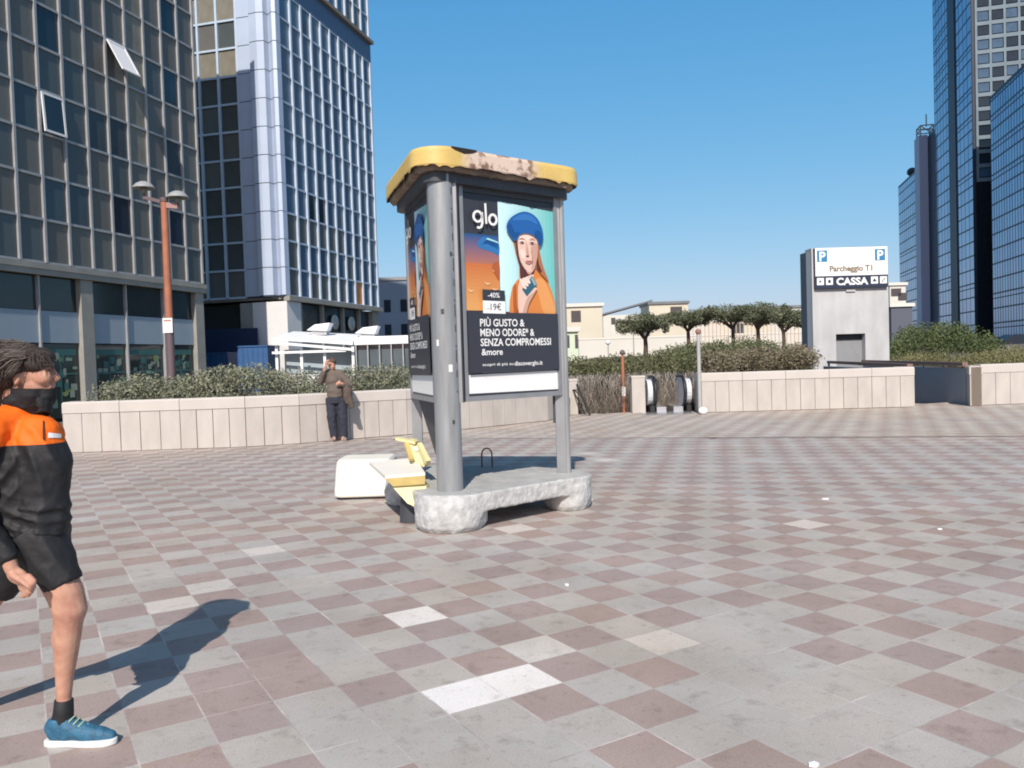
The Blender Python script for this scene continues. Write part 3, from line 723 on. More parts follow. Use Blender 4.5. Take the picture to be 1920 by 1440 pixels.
# ------------------------------------------------------------ background houses
M_OCH = mat('cream render', (.66, .60, .48), .9, noise=.1, scale=.3); M_OCH2 = mat('pale render', (.66, .64, .58), .9, noise=.1, scale=.3); M_PINK = mat('apricot render', (.62, .42, .30), .9)
M_GRN = mat('pale green render', (.58, .66, .52), .9); M_ROOFG = mat('slate roof', (.20, .21, .22), .8, noise=.2, scale=.6); M_ROOFC = mat('light coping', (.70, .66, .60), .8)
M_WIN = mat('shuttered window', (.07, .06, .06), .6)
def house(px0, px1, pyt, Y, m, wins, label, dep=9, roof=None, slope=None, base=-.3):
    a, c, t = at(px0, 650, Y), at(px1, 650, Y), at((px0+px1)/2, pyt, Y); W_ = c.x-a.x; h = t.z
    r = empty('distant_house', (a.x, Y, 0)); b = MB(); b.box(0, W_, 0, dep, base, h, m); b.build('wall', r)
    b = MB()
    if slope: b.add([(-.3, -.3, h), (W_+.3, -.3, h+slope), (W_+.3, dep, h+slope), (-.3, dep, h), (-.3, -.3, h+.3), (W_+.3, -.3, h+slope+.3), (W_+.3, dep, h+slope+.3), (-.3, dep, h+.3)],
                    [(0, 3, 2, 1), (4, 5, 6, 7), (0, 1, 5, 4), (1, 2, 6, 5), (2, 3, 7, 6), (3, 0, 4, 7)], roof or M_ROOFG)
    else: b.box(-.25, W_+.25, -.25, dep+.2, h+.002, h+.45, roof or M_ROOFC)
    b.build('roof', r)
    for px, py, w_, h_ in wins:
        p = at(px, py, Y); o = link('window', unit_pane(M_WIN), r, (p.x-a.x, -.01, p.z)); o.scale = (w_, .12, h_)
    tag(r, label, 'house', 'houses beyond the shrubs'); return r
house(1052, 1131, 575, 110, M_OCH, [(1080, 593, 1.3, 1.5)], 'cream flat-roofed house with one shuttered window, just right of the kiosk')
house(1056, 1084, 622, 80, M_GRN, [(1063, 640, .5, 1.2), (1081, 640, .3, 1.3)], 'small pale green house low in front of the cream one', dep=4)
house(1132, 1222, 590, 150, M_OCH2, [(1150, 602, .8, 1.2)], 'long house under a slate roof rising to the right, left of the umbrella pine', slope=2.3)
house(1219, 1292, 570, 140, M_OCH, [(1268, 587, 2.0, 2.2)], 'cream gable house with a dark window right behind the lone umbrella pine', roof=M_ROOFG)
house(1293, 1400, 590, 160, M_OCH2, [], 'pale low house hidden behind the row of umbrella pines', roof=M_ROOFG)
house(1400, 1512, 578, 150, M_OCH2, [(1498, 590, 1.2, 1.2)], 'pale house with a thin dark roof edge left of the parking tower', roof=M_ROOFG)
house(1395, 1445, 606, 100, M_OCH, [], 'low sand coloured house among the umbrella pine trunks', dep=5)
house(1670, 1700, 535, 130, M_OCH2, [(1680, 548, 1.6, 1.2), (1692, 556, 1.4, 1.2)], 'narrow pale house between the parking tower and the mirror wing')
house(1672, 1712, 575, 110, mat('dark slate render', (.10, .11, .14), .8), [], 'dark low house right of the parking tower', dep=5)
# retaining wall across
b = MB(); a = at(1085, 640, 95); c = at(1512, 630, 95); b.box(0, c.x-a.x, 0, .6, -.3, at(1200, 634, 95).z, M_OCH2); b.box(0, c.x-a.x, -.05, .65, at(1200, 634, 95).z, at(1200, 631, 95).z, M_ROOFC)
tag(b.build('retaining_wall', loc=(a.x, 95, 0)), 'long pale retaining wall below the distant houses', 'wall')
b = MB(); a = at(1300, 625, 88)
for k in range(30): b.bar((k*.42, 0, .4), (k*.42, 0, at(1340, 605, 88).z), .07, .07, M_PINK)
b.bar((0, 0, at(1340, 606, 88).z), (12.6, 0, at(1340, 606, 88).z), .08, .1, M_PINK); b.bar((0, 0, 1.6), (12.6, 0, 1.6), .08, .1, M_PINK)
tag(b.build('railing', loc=(a.x, 88, 0)), 'pinkish upright railing under the row of umbrella pines', 'railing')

# umbrella pines
M_BARK = mat('pine bark', (.12, .08, .06), .9, noise=.4, scale=4)
def pine(px, py_base, px0, px1, pyt, pyb, Y, label, seed, group='umbrella pines before the houses'):
    g = at(px, py_base, Y); r = empty('umbrella_pine', (g.x, Y, gz(g.x, Y)))
    cx = at((px0+px1)/2, (pyt+pyb)/2, Y); wd = (at(px1, pyt, Y)-at(px0, pyt, Y)).x/2; ht = (at(px, pyt, Y).z-at(px, pyb, Y).z)/2
    ox, oz = cx.x-g.x, cx.z-r.location.z
    b = MB(); fork = oz-ht*1.2
    b.tube([(0, 0, -.3), (.05, 0, fork*.5), (0.02, 0, fork)], [.24, .19, .17], M_BARK, 8)
    rg = random.Random(seed)
    for k in range(6):
        a = k*pi/3+rg.random(); e = Vector((ox+cos(a)*wd*.62, sin(a)*wd*.6, oz+rg.uniform(-.2, .3)*ht))
        b.tube([(0, 0, fork-.1), (e.x*.35, e.y*.35, fork+(e.z-fork)*.5), tuple(e)], [.13, .09, .04], M_BARK, 6)
    b.build('trunk', r)
    bl = [((ox, 0, oz), (wd*.7, wd*.7, ht*.85))]
    for k in range(20):
        a = rg.random()*2*pi; rr_ = wd*rg.uniform(.3, .9); bl.append(((ox+cos(a)*rr_, sin(a)*rr_, oz+rg.uniform(-.5, .35)*ht), (wd*rg.uniform(.12, .30), wd*.25, ht*rg.uniform(.25, .55))))
    q, col = leaves(bl, 9000, .10, ((.07, .085, .045), (.185, .20, .125)), .3, seed=seed); leaf_mesh('crown', q, col, M_LEAF, r)  # distance haze put into the leaf colours as a lighter tint
    tag(r, label, 'tree', group)
pine(1210, 655, 1148, 1256, 584, 630, 70, 'lone umbrella pine left of the others, with a forked trunk', 1)
pine(1290, 630, 1242, 1345, 578, 616, 82, 'small umbrella pine second from the left, beside the grey post', 2)
pine(1374, 632, 1305, 1420, 568, 611, 78, 'umbrella pine in the middle of the row, before the pink railing', 3)
pine(1421, 632, 1365, 1484, 563, 611, 76, 'widest umbrella pine, right of the middle of the row', 4)
pine(1469, 634, 1432, 1530, 577, 618, 80, 'umbrella pine partly hidden by the parking tower', 5)

# ------------------------------------------------------------ shrubs
def shrub(name, blobs, n, size, tint, label, cat, seed, kind=None, group=None, stems=None):
    c = blobs[len(blobs)//2][0]; r = None
    q, col = leaves(blobs, n, size, tint, .4, seed=seed)
    if kind: o = leaf_mesh(name, q, col, M_LEAF); return tag(o, label, cat, group, kind)
    r = empty(name, (c[0], c[1], 0)); q = q-np.array([c[0], c[1], 0]); leaf_mesh('foliage', q, col, M_LEAF, r)
    rg = random.Random(seed)
    for bl in blobs[::max(1, len(blobs)//5)]:
        x, y, z = bl[0][0]-c[0], bl[0][1]-c[1], bl[0][2]; b = MB(); b.tube([(x, y, -.2), (x+rg.uniform(-.1, .1), y, z*.6), (x+rg.uniform(-.3, .3), y+rg.uniform(-.2, .2), z)], [.03, .02, .012], M_BARK, 5); b.build('stem', r)
    return tag(r, label, cat, group)
# hedge on the left planter
rg = random.Random(11); bl = []
for k in range(70):
    t = k/69; px = 205+t*560
    base = [(205, 716), (260, 704), (330, 712), (400, 690), (460, 682), (520, 690), (580, 700), (640, 696), (700, 684), (765, 690)]
    py = np.interp(px, [p[0] for p in base], [p[1] for p in base])+rg.uniform(-7, 9)
    Y = np.interp(px, [205, 500, 600, 765], [17.6, 17.5, 18.2, 19.8])+rg.uniform(0, .9)
    top = at(px, py, Y); s = rg.uniform(.26, .42); bl.append(((top.x, Y, top.z-s*.8), (s*1.1, s, s*.85)))
    if k % 2: bl.append(((top.x+rg.uniform(-.2, .2), Y-.2, .95), (.38, .3, .32)))
shrub('hedge', bl, 30000, .032, ((.12, .135, .085), (.30, .30, .21)), 'grey green scrubby hedge growing above the curved stone wall on the left', 'hedge', 1)
# planter soil
b = MB(); b.prism([(-9, 16.75), (-5.5, 16.8), (-3.6, 17.8), (-1.5, 19.3), (1.3, 22.2), (1.2, 26), (-9, 26)], -.3, .82, M_GROUND); tag(b.build('planter_soil'), kind='structure')
b = MB(); b.prism([(5.4, 22.4), (10.5, 22.4), (10.9, 26), (5.4, 26)], -.3, .8, M_GROUND); b.prism([(12.75, 22.1), (20, 22.3), (22, 30), (13.6, 30)], -.3, .8, M_GROUND); tag(b.build('planter_soil'), kind='structure')
# shrub bank behind the gap
bl = []; rg = random.Random(5)
prof_t = [(1055, 672), (1110, 668), (1160, 662), (1220, 652), (1260, 640), (1310, 628), (1380, 624), (1450, 630), (1512, 634)]
for k in range(230):
    px = rg.uniform(1040, 1525); Y = rg.uniform(27, 62); t = (Y-27)/35
    pt = np.interp(px, [p[0] for p in prof_t], [p[1] for p in prof_t]); py = pt+8+(1-t)**1.2*40+rg.uniform(-3, 8)
    p = at(px, py, Y); s = rg.uniform(.6, 1.1)*(.7+.5*t); bl.append(((p.x, Y, p.z-s*.7), (s*1.3, s, s*.8)))
shrub('shrubbery', bl, 60000, .085, ((.06, .075, .032), (.17, .18, .09)), None, None, 2, kind='stuff')
bl = []
for k in range(34):
    px = rg.uniform(1330, 1512); Y = rg.uniform(24, 27); p = at(px, 672+rg.uniform(-14, 10)-(px-1300)*.05, Y); bl.append(((p.x, Y, p.z-.25), (.5, .4, .32)))
shrub('shrubbery', bl, 13000, .045, ((.11, .10, .06), (.27, .22, .15)), None, None, 3, kind='stuff')
bl = []
for k in range(46):
    px = rg.uniform(1045, 1340); Y = rg.uniform(26.5, 31); p = at(px, 690+rg.uniform(-26, 14), Y); bl.append(((p.x, Y, p.z-.3), (.7, .4, .45)))
shrub('shrubbery', bl, 16000, .05, ((.06, .07, .03), (.17, .165, .085)), None, None, 13, kind='stuff')
# dry weeds filling the gap between the walls
n = 42000; rg2 = np.random.default_rng(4); X = rg2.uniform(1.7, 6.2, n); Y = rg2.uniform(23.6, 27.5, n); Hh = rg2.uniform(.2, 1.0, n)+rg2.normal(size=n)*.06; aa = rg2.uniform(0, 2*pi, n)
ln = rg2.normal(size=(n, 2))*.42; wv = .009
q = np.zeros((n, 4, 3)); q[:, 0] = np.stack([X-np.cos(aa)*wv, Y-np.sin(aa)*wv, np.full(n, -.35)], 1); q[:, 1] = np.stack([X+np.cos(aa)*wv, Y+np.sin(aa)*wv, np.full(n, -.35)], 1)
q[:, 2] = np.stack([X+ln[:, 0]+.004, Y+ln[:, 1], Hh], 1); q[:, 3] = np.stack([X+ln[:, 0]-.004, Y+ln[:, 1], Hh], 1)
k = rg2.random((n, 1)); col = np.array([.28, .235, .19])*(1-k)+np.array([.54, .48, .41])*k
tag(leaf_mesh('dry_weeds', q, col, M_LEAF), kind='stuff')
# right side: bush and hedge
bl = []; rg = random.Random(8)
for k in range(50):
    px = rg.uniform(1678, 1880); top = np.interp(px, [1678, 1700, 1750, 1800, 1850, 1885], [628, 606, 596, 600, 622, 642]); Y = rg.uniform(36, 40); s = rg.uniform(.42, .7)
    p = at(px, top+rg.uniform(0, 34), Y); bl.append(((p.x, Y, p.z-s), (s*1.2, s, s)))
shrub('bush', bl, 17000, .055, ((.045, .065, .025), (.13, .16, .06)), 'rounded dark green bush right of the parking tower', 'bush', 6)
bl = []
for k in range(70):
    px = rg.uniform(1672, 1960); top = np.interp(px, [1672, 1800, 1920], [658, 650, 644]); Y = rg.uniform(32.5, 35) if px < 1850 else rg.uniform(24.5, 34); s = rg.uniform(.25, .4)*Y/27
    p = at(px, top+rg.uniform(0, 22), Y); bl.append(((p.x, Y, p.z-s), (s*1.5, s, s*.9)))
shrub('hedge', bl, 26000, .035, ((.10, .105, .05), (.26, .24, .11)), 'low yellowish hedge above the stone wall at the right edge', 'hedge', 7)

# parked car far right
cp_ = at(1905, 612, 95); cr = empty('parked_car', (cp_.x, 95, 0), R(8)); M_CARP = mat('dark car paint', (.015, .018, .025), .25, coat=.6)
b = MB(); side = [(-2.1, .25), (2.1, .25), (2.15, .7), (1.5, .92), (.95, 1.4), (-.9, 1.45), (-1.75, .98), (-2.15, .85)]
pts = [(x, y, z) for y in (-.85, .85) for x, z in side]; n8 = len(side)
b.add(pts, [tuple(range(n8)), tuple(range(n8, 2*n8))[::-1]]+[(i, (i+1) % n8, n8+(i+1) % n8, n8+i) for i in range(n8)], M_CARP); b.build('body', cr, (0, 0, 1.2), bevel=.06)
for x in (-1.3, 1.3):
    for y in (-.8, .8):
        w_ = MB(); w_.lathe([(0, -.1), (.3, -.1), (.33, 0), (.3, .1), (0, .1)], mat('tyre', (.02, .02, .02), .8)); o = w_.build('wheel', cr, (x, y, 1.5)); o.rotation_euler = (pi/2, 0, 0)
w_ = MB(); w_.box(-.8, .9, -.86, .86, 1.0, 1.34, G_DK); w_.build('side_window', cr, (0, 0, 1.2)); tag(cr, 'dark parked car far off below the mirror glass block', 'car')
b = MB(); b.box(-20, 30, -8, 12, -.3, 1.2, mat('asphalt', (.06, .06, .06), .9)); tag(b.build('car_park', loc=(cp_.x, 97, 0)), kind='structure')

# ------------------------------------------------------------ parking tower (totem)
M_TOT = mat('totem concrete', (.53, .53, .53), .8, noise=.22, scale=2.2, stretch=(1, 1, .35), bump=.12, bscale=14); M_TOTD = mat('totem side shade', (.10, .13, .17), .7)
Yt = 31.5; tl, tr = at(1524, 600, Yt), at(1669, 600, Yt); WT = tr.x-tl.x; HTt = at(1600, 463, Yt).z
to = empty('parking_tower', (tl.x, Yt, 0), R(2))
b = MB(); dx0, dx1 = WT*.30, WT*.685; dzt = at(1590, 626, Yt).z
b.box(0, dx0, 0, .62, -.3, HTt, M_TOT); b.box(dx1, WT, 0, .62, -.3, HTt, M_TOT); b.box(dx0, dx1, 0, .62, dzt, HTt, M_TOT)
b.build('concrete_body', to)
b = MB(); b.box(-.17, -.002, .12, .70, -.3, HTt-.14, M_TOTD); b.build('side_shade_slab', to)  # added dark slab: shade on the concrete's left side put into its colour
b = MB(); b.box(dx0, dx1, .3, .36, -.3, dzt, mat('grey door', (.27, .28, .29), .6, noise=.12, scale=3)); b.box(dx0, dx1, .28, .299, dzt-.22, dzt, mat('dark lintel', (.03, .035, .04), .6)); d_ = b.build('door', to)
b = MB(); b.box(dx1-.12, dx1-.08, .26, .299, .95, 1.2, M_FRAME); b.build('handle', d_)
M_SW = mat('sign white', (.82, .82, .80), .5); M_SN = mat('sign navy', (.02, .03, .06), .5); M_SB = mat('sign blue', (.03, .20, .38), .5); M_SO = mat('lettering brown', (.20, .15, .09), .6)
def put_text(mb, body, size, m, x, y, z, bold=0, align='LEFT', sx=1, shear=0):
    vs, fs = text_geo(body, size, bold, shear, align); mb.add([(x+v[0]*sx, y, z+v[1]) for v in vs], fs, m)
s0x, s1x = .03*WT, .975*WT; kz = Yt/26.5
zt, zm, zb = HTt-.02, HTt-.92*kz, HTt-1.32*kz
b = MB(); b.box(s0x, s1x, -.12, -.001, zm, zt, M_SW); b.box(s0x-.03, s0x-.001, -.13, -.001, zb, zt, M_SN)
b.box(s0x, s1x, -.14, -.001, zb, zm-.001, M_SN)
y0 = -.1225
for cx in (s0x+.27, s1x-.29):
    b.box(cx-.20, cx+.20, y0-.001, y0+.001, zt-.53, zt-.09, M_SB); put_text(b, 'P', .50, M_SW, cx, y0-.004, zt-.49, .014, 'CENTER')
put_text(b, 'Parcheggio T1', .30, M_SO, (s0x+s1x)/2, y0-.002, zt-.90, .010, 'CENTER')
put_text(b, 'CASSA', .37, M_SW, (s0x+s1x)/2, -.143, zm-.35, .014, 'CENTER', 1.12)
for cx in (s0x+.18, s0x+.53, s1x-.53, s1x-.18):
    b.box(cx-.135, cx+.135, -.144, -.141, zm-.34, zm-.07, M_SW)
b.box(s0x+.13, s0x+.21, -.146, -.1445, zm-.24, zm-.17, M_SN); b.box(s0x+.48, s0x+.58, -.146, -.1445, zm-.27, zm-.15, M_SN)
b.add([(s1x-.62, -.1455, zm-.26), (s1x-.44, -.1455, zm-.26), (s1x-.53, -.1455, zm-.13)], [(0, 1, 2)], M_SN); b.bar((s1x-.25, -.1455, zm-.28), (s1x-.11, -.1455, zm-.13), .004, .03, M_SN, (1, 0, 0))
b.build('sign', to, fix=False)
b = MB(); b.box(WT*.44, WT*.56, -.06, -.001, zb-.14, zb-.03, M_TOT); b.build('lamp_box', to)
tag(to, 'square concrete parking tower with a white and navy CASSA sign and a grey door', 'parking tower')

# ramp opening with brown handrail
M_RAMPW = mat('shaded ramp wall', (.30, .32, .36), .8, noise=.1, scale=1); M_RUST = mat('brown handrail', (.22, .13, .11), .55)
RW0, RW1 = Vector((12.22, 21.98)), Vector((13.1, 30.4)); RV0, RV1 = Vector((10.84, 22.2)), Vector((11.9, 30.6))
def strip(mb, p, q, off, z0, z1, m, zq0=None):
    d = (q-p).normalized(); n_ = Vector((d.y, -d.x)); zq0 = z0 if zq0 is None else zq0
    a = [p, q, q+n_*off, p+n_*off]; vs = [(v.x, v.y, z) for v, z in zip(a, (z0, zq0, zq0, z0))]+[(v.x, v.y, z1) for v in a]
    mb.add(vs, [(0, 3, 2, 1), (4, 5, 6, 7), (0, 1, 5, 4), (1, 2, 6, 5), (2, 3, 7, 6), (3, 0, 4, 7)], m)
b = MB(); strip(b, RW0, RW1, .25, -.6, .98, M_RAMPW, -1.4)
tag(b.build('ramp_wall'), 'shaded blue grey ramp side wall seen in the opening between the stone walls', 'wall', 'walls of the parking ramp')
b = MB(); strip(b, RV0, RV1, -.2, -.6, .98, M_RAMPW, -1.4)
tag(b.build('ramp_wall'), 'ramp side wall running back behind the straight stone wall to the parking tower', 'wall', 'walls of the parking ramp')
b = MB(); b.add([(10.8, 21.72, -.012), (11.9, 21.4, -.012), (RW0.x, RW0.y, -.02), (RW1.x, RW1.y, -.32), (RV1.x, RV1.y, -.32), (RV0.x, RV0.y, -.02)], [(0, 1, 2, 3, 4, 5)], mat('ramp floor', (.20, .20, .21), .8)); tag(b.build('ramp_floor'), kind='structure')
b = MB(); a3 = Vector((RW0.x, RW0.y, 1.09)); c3 = Vector((RW1.x, RW1.y, 1.12)); b.bar(a3, c3, .14, .10, M_RUST); b.bar(a3-Vector((0, 0, .09)), c3-Vector((0, 0, .09)), .03, .03, M_RUST)
for k in range(7): p = a3.lerp(c3, k/6); b.bar(p-Vector((0, 0, .12)), p, .03, .03, M_RUST)
tag(b.build('handrail'), 'brown metal handrail along the top of the shaded ramp wall', 'handrail', 'brown handrails at the ramp')
b = MB(); a3 = Vector((RV0.x, RV0.y, 1.09)); c3 = Vector((RV1.x, RV1.y, 1.13)); b.bar(a3, c3, .14, .10, M_RUST); b.bar(c3, c3+Vector((0, 0, -.3)), .06, .06, M_RUST)
tag(b.build('handrail'), 'shorter looking brown metal rail just above the straight stone wall before the tower door', 'handrail', 'brown handrails at the ramp')

# ------------------------------------------------------------ escalators
M_STEEL = mat('brushed steel', (.55, .56, .58), .3, .7, noise=.1, scale=4); M_RUB = mat('black rubber', (.015, .015, .017), .5); M_GLW = mat('frosted panel', (.58, .60, .63), .3)
def escal(px, Y, mirror, label):
    p = at(px, 700, Y); r = empty('escalator_balustrade', (p.x, Y, 0)); s = -1 if mirror else 1
    side = [(0, .12)]+[(-.02+.42*cos(a)-.4+.0, .58+.40*sin(a)) for a in np.linspace(-1.35, 1.45, 1)]
    # rounded newel in the y-z plane, running down and away
    arc = [(.42-.42*cos(a), .56+.42*sin(a)) for a in np.linspace(-pi/2, pi/2, 13)]
    outline = [(y_, z_) for y_, z_ in arc]+[(1.0, .98), (3.6, -.4), (3.6, -1.2), (1.0, .14)]
    b = MB(); vs = [(x, y_, z_) for x in (-.03, .03) for y_, z_ in outline]; n_ = len(outline)
    b.add(vs, [tuple(range(n_))[::-1], tuple(range(n_, 2*n_))]+[(i, (i+1) % n_, n_+(i+1) % n_, n_+i) for i in range(n_)], M_GLW); b.build('side_panel', r)
    b = MB(); pth = [(0, y_, z_) for y_, z_ in arc]+[(0, 1.0, .98), (0, 3.6, -.4)]
    b.tube(pth, .045, M_RUB, 10); b.build('handrail_belt', r)
    b = MB(); b.box(-.16*s if s > 0 else .04, -.04 if s > 0 else .16, .0, 1.6, -.05, .2, M_RUB); b.box(.04 if s > 0 else -.3, .3 if s > 0 else -.04, .15, 2.2, -.1, .16, M_STEEL)
    b.build('skirt', r)
    # outer casing, bright and curved
    b = MB(); cs = [(.42-.36*cos(a), .56+.36*sin(a)) for a in np.linspace(-pi/2, pi/2, 11)]
    x0 = -.20 if s > 0 else .07; x1 = -.07 if s > 0 else .20
    vs = [(x, y_, z_) for x in (x0, x1) for y_, z_ in cs+[(1.5, .92), (1.5, .2)]]; n_ = len(cs)+2
    b.add(vs, [tuple(range(n_))[::-1], tuple(range(n_, 2*n_))]+[(i, (i+1) % n_, n_+(i+1) % n_, n_+i) for i in range(n_)], M_GLW, False); b.build('casing', r)
    tag(r, label, 'escalator', 'escalator balustrades in the gap')
escal(1229, 22.4, False, 'left escalator balustrade with a white rounded end and black handrail, beside the stone pillar')
escal(1284, 22.4, True, 'right escalator balustrade with a white rounded end, beside the grey post')
b = MB(); a, c = G(1206, 777), G(1306, 777); b.box(0, c.x-a.x, 0, 1.0, .002, .012, M_STEEL)
tag(b.build('landing_plate', loc=(a.x, 21.7, 0)), 'steel landing plate on the ground in front of the escalators', 'floor plate')
b = MB(); p = at(1083, 700, 22.6); b.tube([(p.x-.05, 22.9, .95), (p.x+.27, 22.2, .03)], .03, M_RUB, 8); b.tube([(p.x-.15, 22.9, .75), (p.x+.12, 22.2, .1)], .018, M_RUB, 8); b.bar((p.x-.25, 22.9, .68), (p.x, 22.7, .7), .03, .03, M_RUB)
tag(b.build('stair_handrail'), 'sloping black stair handrail beside the pillar right of the kiosk', 'handrail')

# ------------------------------------------------------------ street lamps and posts
M_ORG = mat('rusty orange paint', (.42, .155, .085), .6, noise=.25, scale=3); M_DKP = mat('dark post paint', (.13, .09, .10), .6); M_GYP = mat('grey post', (.42, .42, .40), .5, noise=.15, scale=4)
M_SHD = mat('grey lamp shade', (.32, .33, .33), .45); M_STK = mat('sticker white', (.75, .72, .70), .6)
Yl = 25.0; pb = at(323, 730, Yl); zt = at(320, 378, Yl).z
lp = empty('street_lamp', (pb.x, Yl, 0)); zs = at(322, 615, Yl).z
b = MB(); b.tube([(0, 0, zs), (0, 0, zt)], [.115, .10], M_ORG, 20); b.build('pole', lp)
b = MB(); b.tube([(0, 0, -.3), (0, 0, 1.1)], .125, M_GYP, 20); b.tube([(0, 0, 1.101), (0, 0, zs-.001)], [.122, .118], M_DKP, 20); b.build('pole_base', lp)
b = MB(); b.tube([(0, 0, zt+.001), (0, 0, zt+.12)], .12, M_DKP, 16); b.bar((0, 0, zt-.02), (-.62, 0, zt+.16), .09, .10, M_DKP); b.bar((0, 0, zt-.1), (.42, 0, zt-.15), .12, .16, mat('faded pink bracket', (.35, .20, .19), .7)); b.build('arm', lp)
for dx, z in ((-.60, zt+.42), (.42, zt+.10)):
    s = MB(); s.lathe([(.02, .22), (.1, .21), (.22, .15), (.32, .04), (.335, 0), (.31, .0), (.2, .11), (.02, .17)], M_SHD, seg=28); sh = s.build('lamp_shade', lp, (dx, 0, z))
    s = MB(); s.lathe([(.0, -.16), (.07, -.15), (.09, -.05), (.08, .12), (0, .14)], mat('lamp glass', (.20, .20, .19), .2), seg=16); s.tube([(0, 0, -.16), (0, 0, -.34)], .035, M_DKP, 10); s.build('lantern', sh)
s = MB(); s.box(-.15, .15, -.14, -.125, zs+.02-.17, zs+.30, M_STK); s.box(-.11, .11, -.1425, -.1405, zs+.2, zs+.24, M_ORG); s.build('notice_plate', lp)
tag(lp, 'orange street lamp with two domed shades in front of the dark grey office block', 'street lamp')
# small posts near the escalators
p = at(1168, 700, 23.4); r = empty('orange_post', (p.x, 23.4, 0)); b = MB(); b.tube([(0, 0, -.3), (0, 0, 1.62)], .045, M_ORG, 12); b.build('pole', r)
b = MB(); b.ell((0, 0, 1.70), (.075, .075, .08), M_DKP); b.build('post_cap', r); b = MB(); b.box(-.05, .05, -.055, -.047, .45, .72, M_STK); b.build('sticker', r)
tag(r, 'thin orange post with a dark cap and white sticker, among the dry weeds', 'post')
p = at(1311, 700, 21.6); r = empty('grey_lamp_post', (p.x, 21.6, 0)); h = at(1310, 627, 21.6).z; b = MB(); b.tube([(0, 0, 0), (0, 0, h)], .05, M_GYP, 14); b.build('pole', r)
b = MB(); b.lathe([(0, h+.001), (.05, h+.001), (.07, h+.04), (.08, h+.09), (.055, h+.13), (.01, h+.15)], mat('faded red lamp', (.26, .14, .12), .6), seg=18); b.build('lamp_head', r)
b = MB(); b.ell((.05, -.12, .09), (.12, .1, .1), mat('white base', (.85, .85, .83), .6)); b.build('base_ball', r)
tag(r, 'light grey post with a faded red head beside the right escalator', 'lamp post')
for px, py, Y, lab in ((1140, 642, 70, 'tiny white globe lamp before the long slate roofed house'), (1187, 606, 75, 'thin far lamp standing left of the lone umbrella pine')):
    t = at(px, py, Y); r = empty('globe_lamp', (t.x, Y, 0)); b = MB(); b.tube([(0, 0, 0), (0, 0, t.z-.15)], .05, M_GYP, 8); b.build('pole', r); b = MB(); b.ell((0, 0, t.z), (.22, .22, .22), M_SW); b.build('globe', r); tag(r, lab, 'street lamp')

# ------------------------------------------------------------ advertising kiosk
M_KC = mat('rough concrete', (.56, .555, .54), .9, noise=.32, scale=13, bump=.55, bscale=30, col2=(.38, .375, .36))
M_KT = mat('smoothed concrete top', (.46, .455, .44), .85, noise=.25, scale=4, bump=.2, bscale=50)
M_GALV = mat('grey painted post', (.37, .38, .385), .42, .3, noise=.30, scale=14, stretch=(1, 1, .12), bump=.1, bscale=30)
M_KD = mat('dark frame', (.055, .06, .07), .5, noise=.2, scale=6); M_KG = mat('grey frame', (.33, .34, .35), .45, .4, noise=.15, scale=5)
kp = empty('advertising_kiosk', (-.66, 7.88, 0)); KO = Vector((-.66, 7.88, 0))
F_, R_, L_ = Vector((0, 0)), Vector((1.17, .95)), Vector((-.43, 1.38))
ZS = .35
# base: deck plate on three bulky feet
def blob_poly(cx, cy, rx, ry, n=22, wob=.04, seed=1):
    g = random.Random(seed); return [(cx+rx*cos(2*pi*i/n)*(1+g.uniform(-wob, wob)), cy+ry*sin(2*pi*i/n)*(1+g.uniform(-wob, wob))) for i in range(n)]
b = MB()
deck = smooth_poly([(-.30, -.02), (-.10, -.30), (.22, -.30), (.6, .02), (1.05, .40), (1.45, .72), (1.40, 1.12), (1.05, 1.45), (.55, 1.75), (-.1, 1.9), (-.62, 1.78), (-.8, 1.4), (-.55, .7)], 5)
b.prism(deck, .17, ZS, M_KC)
for cx, cy, rx, ry, sd_ in ((0.03, -.02, .335, .37, 1), (1.22, .85, .24, .30, 2), (-.52, 1.42, .3, .3, 3)):
    n = 26; rings = []
    g = random.Random(sd_)
    for z, k in ((0, .93), (.05, 1.03), (.15, 1.06), (.26, 1.02), (.33, .93), (ZS+.003, .80)):
        rings.append([(cx+rx*k*cos(2*pi*i/n)*(1+g.uniform(-.03, .03)), cy+ry*k*sin(2*pi*i/n)*(1+g.uniform(-.03, .03)), z+(g.uniform(-.006, .006) if 0 < z < ZS else 0)) for i in range(n)])
    vs = [p for r_ in rings for p in r_]
    b.add(vs, [(k*n+i, k*n+(i+1) % n, (k+1)*n+(i+1) % n, (k+1)*n+i) for k in range(len(rings)-1) for i in range(n)]+[tuple(range(n))[::-1], tuple(range((len(rings)-1)*n, len(rings)*n))], M_KC, True)
ob = remeshed(b, 'concrete_base', .013, 2, kp, disp=(.07, .016)); ob.data.materials.append(M_KC)
ob.data.materials.clear(); ob.data.materials.append(M_KC); ob.data.materials.append(M_KT)
for p in ob.data.polygons: p.material_index = 1 if p.normal.z > .93 and p.center.z > ZS-.03 else 0
